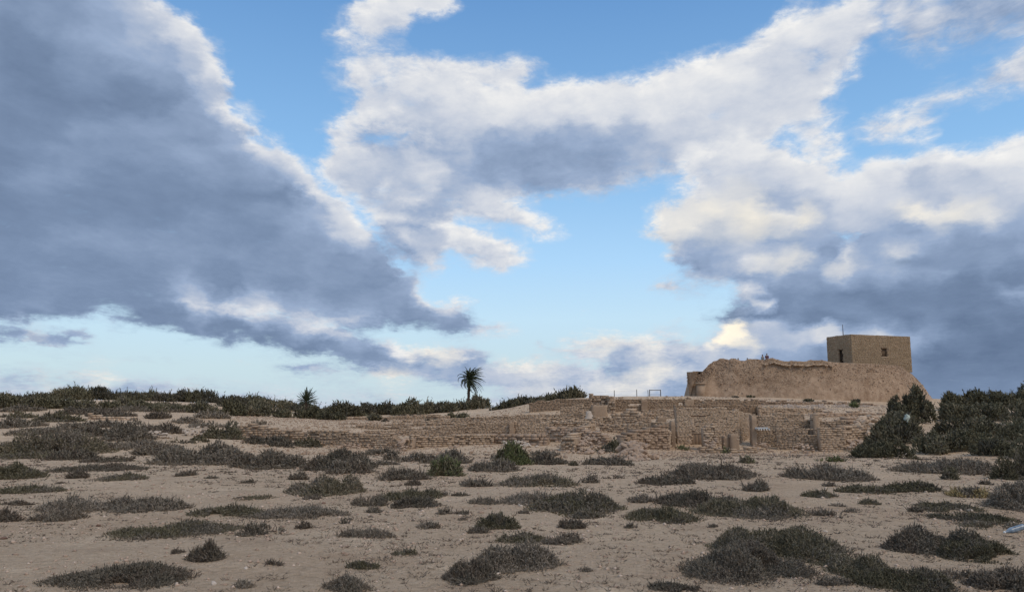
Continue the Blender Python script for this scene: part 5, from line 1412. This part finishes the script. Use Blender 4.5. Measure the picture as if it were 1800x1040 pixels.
def person(x, y, z, rz, label, shirt, pants, pose=0):
    root = empty('person', (x, y, z), label, 'person', None, rz)
    a = .10 if pose == 0 else .22
    B = [(0, 0, .98, .135, .10), (0, 0, 1.18, .125, .095), (0, 0, 1.38, .155, .10), (0, .01, 1.50, .055), (0, .0, 1.60, .085, .095), (0, 0, 1.70, .07, .085)]
    E = [(0, 1), (1, 2), (2, 3), (3, 4), (4, 5)]
    for s in (-1, 1):
        k = len(B)
        B += [(s * .09, 0, .90, .085), (s * .11, -.01, .50, .058), (s * .12, .02, .09, .040), (s * .13, -.12, .035, .035)]
        E += [(0, k), (k, k + 1), (k + 1, k + 2), (k + 2, k + 3)]
        k = len(B)
        fx = -a if (pose == 1 and s == 1) else 0
        B += [(s * .19, 0, 1.40, .052), (s * .26, .02, 1.13, .042), (s * (.25 - .08 * (pose == 1)), -.08 + fx, .90 + .12 * (pose == 1), .030), (s * (.25 - .10 * (pose == 1)), -.11 + fx, .82 + .13 * (pose == 1), .030, .018)]
        E += [(2, k), (k, k + 1), (k + 1, k + 2), (k + 2, k + 3)]
        hx, hy, hz = B[-1][:3]; pv = len(B) - 1
        for q, (o_, l) in enumerate([(-.022, .055), (-.008, .065), (.008, .062), (.020, .050)]):   # four fingers
            n = len(B); B += [(hx, hy + o_, hz - .045, .009), (hx - s * .006, hy + o_ - .006, hz - .045 - l * .5, .008), (hx - s * .016, hy + o_ - .012, hz - .045 - l, .007)]
            E += [(pv, n), (n, n + 1), (n + 1, n + 2)]
        n = len(B); B += [(hx - s * .02, hy - .035, hz - .02, .010), (hx - s * .03, hy - .05, hz - .055, .008)]; E += [(pv, n), (n, n + 1)]   # thumb
    skin_mesh('body', B, E, M_SKIN, root)
    # face: nose, eyes, ears, mouth
    mb = MB(); mb.tube([(0, -.085, 1.63), (0, -.112, 1.60), (0, -.09, 1.59)], [.008, .016, .010], 6)
    for s in (-1, 1): mb.tube([(s * .085, .0, 1.60), (s * .098, .01, 1.63), (s * .088, .01, 1.65)], [.012, .016, .010], 5)
    tag(mb.build('face', M_SKIN, root), kind='stuff')
    mb = MB()
    for s in (-1, 1): mb.tube([(s * .032 - .008, -.086, 1.635), (s * .032 + .008, -.086, 1.635)], [.009, .009], 6)
    mb.tube([(-.02, -.088, 1.555), (.02, -.088, 1.555)], [.005, .005], 5)
    tag(mb.build('features', M_HAIR, root), kind='stuff')
    skin_mesh('hair', [(0, .03, 1.62, .088), (0, .015, 1.705, .090, .098), (0, -.02, 1.735, .06, .07)], [(0, 1), (1, 2)], M_HAIR, root)
    S = [(0, 0, .93, .155, .12), (0, 0, 1.18, .145, .115), (0, 0, 1.39, .172, .118)]; SE = [(0, 1), (1, 2)]
    for s in (-1, 1):
        k = len(S); S += [(s * .195, 0, 1.405, .068), (s * .262, .02, 1.13, .056), (s * (.25 - .06 * (pose == 1)), -.06 + (-a * .8 if (pose == 1 and s == 1) else 0), .96 + .10 * (pose == 1), .045)]
        SE += [(2, k), (k, k + 1), (k + 1, k + 2)]
    skin_mesh('jacket', S, SE, shirt, root)
    Pn = [(0, 0, .96, .148, .115)]; PE = []
    for s in (-1, 1):
        k = len(Pn); Pn += [(s * .09, 0, .88, .100), (s * .11, -.01, .50, .074), (s * .12, .02, .12, .060)]; PE += [(0, k), (k, k + 1), (k + 1, k + 2)]
    skin_mesh('trousers', Pn, PE, pants, root)
    for s in (-1, 1):
        skin_mesh('shoe', [(s * .12, .05, .05, .048), (s * .13, -.06, .042, .045), (s * .135, -.15, .036, .036, .026)], [(0, 1), (1, 2)], M_HAIR, root)
M_GREYC = flat('grey_jacket', (.26, .30, .32), .9, .15); M_MAROON = flat('maroon_jacket', (.13, .018, .035), .9, .15)
M_NAVY = flat('dark_cloth', (.020, .022, .032), .9, .15)
def stand(px, pyhead, d, *args, **kw):
    zt = zat(px, pyhead, d); p = at(px, 640, d)
    person(p[0], d, zt - 1.78, *args, **kw)
stand(1341, 622.5, 111.5, .5, 'person in a pale grey jacket standing on the platform rim', M_GREYC, M_NAVY, 0)
stand(1348.6, 620.5, 111, -.7, 'person in dark maroon clothes standing on the platform rim', M_MAROON, M_NAVY, 1)
stand(1298, 628.6, 114, .2, 'dark head just showing above the rim, farther left of the two', M_NAVY, M_NAVY, 0)
stand(1314, 628.4, 114, -.3, 'dark head just showing above the rim, nearer the standing pair', M_NAVY, M_NAVY, 0)

# ---------------------------------------------------------------- shrubs of the plain: columns, rows, tone, description
SH = [
 (93,343,968,1033,'s','wide sprawling grey shrub lowest on the left plain'),
 (203,408,905,947,'g','long ragged green shrub on bare sand left of centre'),
 (415,490,908,943,'s','thin see-through grey shrub right of the long ragged green one',.45),
 (328,388,947,989,'p','brownish two-tiered shrub above the wide sprawling grey one'),
 (300,324,962,973,'p','small brown tuft left of the two-tiered shrub'),
 (428,513,980,1003,'p','flat purplish sprig shrub with a pale stone at its foot',.5),
 (410,450,1017,1035,'p','half dry little shrub near the bottom edge left of centre',.5),
 (575,652,1004,1043,'p','dark brown shrub cut by the bottom edge left of centre'),
 (505,633,822,870,'g','dense dark dome shaped shrub in front of the long rough wall'),
 (413,487,866,879,'g','low strip of green shrub left of the dense dome'),
 (532,568,867,878,'p','small brown tuft below the dense dome shaped shrub'),
 (345,470,876,908,'g','dark left half of the long low shrub band near centre'),
 (450,605,880,913,'s','greyish right half of the long low shrub band near centre'),
 (313,344,824,837,'p','little dark tuft on sand below the left shrub mass'),
 (362,384,833,841,'s','tiny flat grey tuft right of the little dark one'),
 (423,446,842,850,'p','tiny brown smear of a plant left of the dense dome'),
 (521,544,916,931,'p','spindly dry sprig below the greyish shrub band',.6),
 (510,540,829,843,'p','brown fringe plant at the left foot of the dense dome'),
 (70,200,866,900,'s','left part of the very long flat shrub at the left'),
 (170,328,858,901,'s','right part of the very long flat shrub at the left'),
 (6,60,878,889,'p','thin brown strip of plants at the left edge'),
 (-20,34,893,918,'p','brown shrub cut by the left edge'),
 (66,139,894,916,'p','low brown shrub below the very long flat one'),
 (95,250,808,829,'s','long grey low shrub right of the left edge mass'),
 (172,254,828,846,'g','dark flat shrub below the long grey low one'),
 (120,153,827,841,'p','small ragged brown shrub left of the dark flat one'),
 (99,114,844,850,'p','very small dark tuft left of the dark flat shrub'),
 (-20,101,845,869,'g','dark low shrub reaching in from the left edge'),
 (-40,85,805,842,'g','dark shrub mass at the left edge behind the low one'),
 (672,749,818,844,'p','brown dome shrub before the ruins left of the fresh green one'),
 (714,739,841,853,'p','small brown tuft under the brown dome shrub'),
 (753,812,798,837,'b','fresh green feathery shrub standing before the ruins'),
 (828,912,805,829,'s','grey flat shrub at the foot of the pilaster wall'),
 (812,863,839,856,'p','ragged brown shrub left of the green oval one'),
 (873,1006,826,857,'g','smooth oval green shrub before the rubble heap'),
 (878,1000,858,888,'s','grey left wing of the large central shrub'),
 (925,1096,848,902,'g','large central dark shrub on the open plain'),
 (668,774,852,880,'g','dark top of the shrub left of the large central one'),
 (690,772,870,893,'s','grey skirt of the shrub left of the large central one'),
 (620,690,868,891,'p','thin brown shrub left of the grey skirt',.45),
 (1005,1055,895,914,'g','green flat shrub right under the large central one'),
 (985,1024,909,931,'p','round brown shrub touching the green flat one'),
 (836,911,896,932,'g','compact dark green shrub left of the round brown one'),
 (821,859,926,940,'p','small brown cushion below the compact dark green shrub'),
 (596,688,924,947,'p','flat purplish shrub alone on sand left of centre'),
 (733,774,916,931,'p','sparse dry pair of sprigs right of the flat purplish shrub',.55),
 (876,958,924,954,'g','dark upper part of the double shrub in front'),
 (833,990,942,1008,'s','broad grey lower part of the double shrub in front'),
 (959,1020,934,956,'p','dark oval shrub right of the double shrub'),
 (692,729,961,979,'g','small upright tuft alone on sand in front'),
 (609,665,979,1001,'g','low green tuft lower left of the upright one'),
 (779,873,978,1029,'p','round purplish brown shrub left of the double shrub'),
 (999,1043,995,1009,'p','dry sprig plant right of the broad double shrub',.55),
 (1138,1228,1021,1046,'p','dark brown shrub cut by the bottom edge right of centre'),
 (1097,1119,917,929,'p','dry little sprig on sand left of the huge shrub',.5),
 (1102,1230,880,919,'g','dark left end of the long shrub right of centre'),
 (1147,1300,855,893,'s','grey back of the long shrub right of centre'),
 (1215,1428,855,913,'g','big dark right end of the long shrub right of centre'),
 (1024,1053,834,849,'p','small brown tuft right of the smooth oval shrub'),
 (1058,1095,832,842,'p','thin dry plant line right of the smooth oval shrub',.5),
 (1120,1217,832,852,'s','flat grey shrub below the rubble heap'),
 (1165,1330,805,842,'p','dark brown long shrub before the big brick wall'),
 (1000,1014,808,818,'g','tiny dark ball plant below the centre gap'),
 (766,788,861,871,'p','tiny brown tuft right of the dark topped shrub'),
 (793,824,862,872,'p','small brown plants left of the large central shrub',.4),
 (822,880,871,887,'s','grey low plant between the two central shrubs'),
 (769,794,892,904,'p','small dry tuft left of the compact dark green shrub'),
 (798,829,894,904,'p','little brown cushion beside the small dry tuft'),
 (803,820,908,916,'p','tiny brown tuft above the small brown cushion'),
 (600,622,906,921,'s','faint grey plant at the end of the long band',.4),
 (640,672,888,902,'s','faint dry plants under the thin brown shrub',.5),
 (1108,1145,868,884,'p','reddish brown small shrub left of the long right one'),
 (905,932,892,904,'s','faint grey sprigs above the compact dark green shrub',.5),
 (1388,1528,808,844,'p','broad dark brown shrub before the clean brick wall'),
 (1440,1485,800,812,'b','yellow green top sprig behind the broad brown shrub',.4),
 (1300,1326,802,814,'b','bright green little bush below the long low wall'),
 (1308,1350,843,864,'p','brown shrub at the upper end of the big dark one'),
 (1478,1575,845,868,'g','dark left part of the lens shaped shrub on the path'),
 (1555,1654,838,866,'g','dark right part of the lens shaped shrub on the path'),
 (1409,1468,857,875,'g','flat green shrub left of the lens shaped one'),
 (1448,1468,845,855,'p','tiny dark tuft above the flat green shrub'),
 (1512,1545,873,888,'g','little dark shrub on the path below the lens'),
 (1428,1480,888,909,'p','half dry shrub right of the big dark right end',.4),
 (1480,1510,889,900,'p','small brown tuft on the path',.3),
 (1460,1484,881,890,'p','tiny dry tuft above the half dry shrub',.3),
 (1190,1420,935,1022,'s','huge grey left part of the big right hand shrub'),
 (1255,1500,905,990,'g','dark green upper part of the big right hand shrub'),
 (1448,1570,955,1012,'g','dark shrub with pointed tips joining the big right one'),
 (1500,1668,978,1045,'g','dark shrub running into the bottom right corner area'),
 (1545,1690,918,975,'s','grey green shrub right of the bare strip'),
 (1640,1785,930,990,'g','dark flat shrub in front of the plastic bottle'),
 (1608,1720,878,902,'g','flat dark shrub left end above the bottle'),
 (1640,1778,888,918,'g','flat dark shrub with a grey stone above the bottle'),
 (1683,1830,908,932,'g','flat green shrub behind the plastic bottle'),
 (1600,1620,890,902,'p','tiny dark tuft left of the flat dark shrubs'),
 (1594,1618,909,916,'p','tiny dry sprig left of the flat dark shrubs',.4),
 (1735,1860,840,897,'s','grey brown shrub at the right edge above the bottle'),
 (1673,1735,852,875,'y','patch of yellowish dry grass left of the grey brown shrub'),
 (1580,1760,797,833,'p','long brown shrub on the slope right of the path'),
 (1655,1684,818,843,'g','small upright bush in front of the long brown shrub'),
 (1750,1850,795,845,'g','dark shrub at the right edge behind the grey brown one'),
 (1703,1860,985,1050,'p','dark brown shrub filling the bottom right corner'),
 (1640,1720,995,1024,'p','low brown plants left of the corner shrub',.35),
 (1724,1742,842,852,'p','tiny tuft above the yellowish grass'),
 (1243,1262,918,927,'p','tiny dry tuft at the upper left rim of the huge shrub',.3),
 (1206,1220,1006,1016,'p','tiny brown tuft below the huge grey shrub'),
 (1440,1500,1008,1032,'p','low brown fringe below the shrub with pointed tips',.4),
 (-30,195,742,800,'g','biggest dark shrub mass on the left plain'),
 (88,178,788,808,'s','grey tongue of shrub below the biggest left mass'),
 (135,225,738,751,'p','flat brown shrub under the left ledge wall'),
 (176,268,746,778,'s','grey green shrub left of the pale stone heap'),
 (243,320,745,762,'p','dark brown shrub arching over the pale stone heap'),
 (275,450,766,816,'s','wide grey shrub below the two pale heaps'),
 (400,545,782,824,'s','grey shrub behind the white pipe piece'),
 (250,330,783,800,'p','thin brown shrub left of the wide grey one'),
 (360,426,739,772,'g','dark rounded shrub right of the wider pale mound'),
 (517,561,768,786,'g','dark shrub against the long rough wall'),
 (538,656,780,826,'s','broad silvery grey shrub before the long rough wall'),
 (580,650,805,832,'p','dark fringe under the broad silvery grey shrub'),
 (675,701,793,809,'p','brown tuft right of the broad silvery grey shrub'),
 (695,752,788,811,'s','pale grey twiggy shrub before the fallen blocks',.35),
 (742,828,790,816,'s','mixed grey shrub behind the fresh green feathery one'),
 (870,935,778,818,'b','green tall shrub before the tumbled front wall'),
 (905,990,796,816,'s','grey low shrub right of the green tall one'),
 (1030,1110,798,818,'s','grey green ground shrub at the foot of the rubble heap'),
 (1054,1098,770,795,'g','dark shrub on the slope in the centre gap'),
 (1190,1212,784,792,'b','small green plant at the foot of the doorway'),
 (1271,1284,786,797,'b','little green bush under the plastered block'),
 (233,243,753,760,'g','tiny dark plant above the pale heaps'),
 (235,262,785,800,'p','little tuft in the gap right of the biggest mass'),
 (225,242,800,806,'p','tiny tuft on sand right of the grey tongue'),
 (1505,1602,767,806,'d','dark low shrub at the right foot of the ruins'),
 (1530,1630,731,784,'d','grey green round bush beside the sandy path'),
 (1560,1614,690,748,'d','left half of the tall dark bush pair against the platform corner'),
 (1594,1641,680,745,'d','right half of the tall dark bush pair against the platform corner'),
]
SH += [
 (0,110,790,806,'g','dark shrub strip between the biggest left mass and the edge mass'),
 (110,190,752,770,'s','grey shrub on the upper right of the biggest left mass'),
 (190,290,778,792,'p','brown shrub strip left of the wide grey one'),
 (430,520,766,784,'s','grey shrub right of the dark rounded one'),
 (20,130,752,764,'p','brown plants along the top of the biggest left mass'),
 (330,450,790,812,'g','green skirt of the wide grey shrub'),
 (640,700,806,818,'s','grey plants right of the broad silvery shrub'),
 (150,230,800,812,'p','brown plants on sand below the grey tongue'),
 (60,140,768,780,'g','dark plants in the middle of the left plain mass'),
 (0,70,712,724,'s','grey plants at the left edge on the upper slope'),
 (240,330,706,716,'g','dark plants on the upper slope under the fence posts'),
 (110,200,716,728,'s','grey plants on the upper slope left of the ledge wall'),
 (340,400,724,736,'p','brown plants on the bank below the ridge'),

 (-20,70,736,752,'s','grey brown plants in a strip above the biggest left mass'),
 (60,150,724,742,'g','dark shrub on the left slope above the flat brown ones'),
 (150,235,722,733,'p','brown shrub strip on top of the left ledge wall'),
 (200,330,714,724,'p','thin brown plant strip behind the left ledge wall'),
 (100,150,742,754,'p','flat brown shrub left of the one under the ledge wall'),
 (250,300,726,737,'p','brown shrub right of the left ledge wall'),
 (300,360,735,745,'s','faint grey plants on the gravel bank',.5),
 (0,60,722,736,'g','dark shrub at the left edge under the ridge bushes'),
 (330,400,741,752,'s','grey shrub above the wider pale mound',.3),
 (440,480,738,748,'p','brown plant on top of the far left broken wall',.4),
 (480,520,770,778,'s','grey tuft at the foot of the far left broken wall',.3),
 (640,700,786,800,'s','grey plants along the foot of the long rough wall',.3),
 (930,985,790,803,'s','grey plants at the foot of the centre brick pier',.3),
 (840,900,796,810,'p','brown plants below the green tall shrub',.4),
 (150,215,776,790,'p','brown shrub filling the gap right of the biggest mass',.3),
 (195,260,764,782,'s','grey shrub joining the heap and the biggest left mass',.2),
 (300,365,766,780,'g','green grey shrub between the two pale heaps',.2),
]
for row in SH:
    x0, x1, y0, y1, tone, lab = row[:6]
    sp = row[6] if len(row) > 6 else 0.0
    big = tone == 'd'
    nm = 'bush' if big or tone == 'b' else ('grass_tuft' if tone == 'y' else ('small_shrub' if x1 - x0 < 32 else 'shrub'))
    make_shrub(x0, x1, y0, y1, tone, lab, name=nm, cat='bush' if big else 'shrub', dens=(1 - .6 * sp) * (1.15 if big else 1), sparse=sp * 1.6,
               tall=.82 if big else (.42 if x1 - x0 > 60 else .58), group='low saltbushes on the plain' if not big else 'bushes on the right slope')

ORD = 'first second third fourth fifth sixth seventh eighth ninth tenth eleventh twelfth thirteenth fourteenth fifteenth sixteenth seventeenth eighteenth nineteenth twentieth'.split()
THICK = [('back', [(1650,1702,693,722),(1690,1748,685,716),(1735,1802,685,717),(1785,1880,675,716)]), ('second', [(1654,1706,713,742),(1700,1772,708,742),(1765,1870,707,748)]),
 ('third', [(1648,1704,736,766),(1695,1762,735,771),(1755,1866,738,778)]), ('front', [(1610,1668,761,800),(1658,1724,758,795),(1712,1792,762,802),(1780,1876,766,808),(1800,1880,796,838)])]
for rowname, items in THICK:
    for k, (x0, x1, y0, y1) in enumerate(items):
        make_shrub(x0, x1, y0, y1, 'd', '%s bush from the path in the %s row of the dark thicket at right' % (ORD[k], rowname), name='bush', cat='bush', group='bushes on the right slope', tall=.82, dens=1.3, parts=False)
# bushes of the skyline and the ridge, left to right
def row_of(items, d, phrase, group, tone='d', tall=.95):
    for k, (x0, x1, y0, y1) in enumerate(items):
        make_shrub(x0 - (x1 - x0) * .12, x1 + (x1 - x0) * .12, y0 + (y1 - y0) * random.uniform(.04, .34), y1, random.choice('dde') if tone == 'd' else tone, '%s %s' % (ORD[k], phrase), d=d + random.uniform(-4, 4), name='bush', cat='bush', group=group, tall=tall, dens=1.35, parts=False)
row_of([(-30,36,693,708),(28,64,690,709),(52,104,688,711),(98,160,680,712),(155,196,679,706),(186,228,686,707),(220,252,684,706),(246,278,682,706),(270,304,689,708),(296,348,686,710),(340,396,688,713)], 132,
       'dark bush from the left edge along the ridge skyline', 'bushes on the left skyline')
row_of([(388,432,694,717),(424,472,697,718),(462,520,699,721),(512,562,703,722),(548,592,706,726),(574,626,703,732),(618,660,704,733),(652,702,704,733),(694,742,704,734),(734,776,706,733),(768,802,703,733)], 116,
       'bush of the hedge between the left ridge and the tall palm', 'hedge along the skyline')
row_of([(792,832,702,728),(822,858,703,727)], 122, 'bush of the pair at the foot of the tall palm', 'bushes around the tall palm', tall=.9)
row_of([(862,886,707,716),(878,908,699,716),(898,938,697,715),(928,956,699,712),(948,988,690,705),(980,1000,686,704),(988,1026,681,704)], 108, 'bush on the skyline between the lone post and the jagged stump', 'bushes above the ruins')
row_of([(-20,52,708,740),(44,98,706,742),(92,130,706,728),(122,162,712,738),(178,206,699,714),(204,232,700,717),(230,256,713,737),(262,292,701,718),(298,332,704,720),(326,374,709,737),(368,398,708,726)], 95,
       'bush from the left edge below the ridge skyline', 'bushes on the left slope')
row_of([(396,430,706,745),(418,488,700,737),(485,511,711,737),(522,568,711,735),(565,604,712,736),(648,668,722,738),(786,800,719,733),(805,822,716,727)], 90, 'bush in front of the hedge counted from the left', 'bushes before the hedge')
row_of([(672,682,737,744),(747,758,735,743),(759,768,736,744)], 84, 'tiny plant on the upper bank above the long wall', 'tiny plants on the bank', 'p')
row_of([(1286,1300,698,703),(1314,1326,698,703),(1414,1430,695,703),(1497,1511,696,705)], 97, 'small dark plant along the foot of the platform', 'plants at the foot of the platform', 'd', .9)
row_of([(1496,1507,702,713)], 89, 'bright green plant on the grey slope under the platform', 'plants at the foot of the platform', 'b', .9)

# tiny dry tufts and twigs that nobody would count
def litter():
    n = 7500; P = []; D = []; Ln = []; Wd = []
    for _ in range(n):
        d = 6.5 * (52 / 6.5) ** (random.random() ** .8); px = random.uniform(-40, 1840)
        x = ray(px, 850)[0] * d
        if fbm(np.array([x * .3]), np.array([d * .3]), 88, 3)[0] < -.06: continue
        m = random.randint(1, 12); r = random.uniform(.02, .12) * max(1, d / 14)
        for k in range(m):
            a = random.uniform(0, 6.283); q = random.random() * r
            P.append((x + math.cos(a) * q, d + math.sin(a) * q, 0)); D.append((math.cos(a) * .9, math.sin(a) * .9, random.uniform(.15, .9)))
            Ln.append(random.uniform(.02, .06) * max(1, d / 16)); Wd.append(.005 * max(1, d / 9))
    P = np.array(P); P[:, 2] = terr(P[:, 0], P[:, 1])
    v, f = shoots(P, np.array(D), np.array(Ln), np.array(Wd), 2)
    tag(mesh('dry_litter', v, f, M_FOL['p']), 'dry sprigs and twigs scattered over the gravel', 'litter', kind='stuff')
litter()
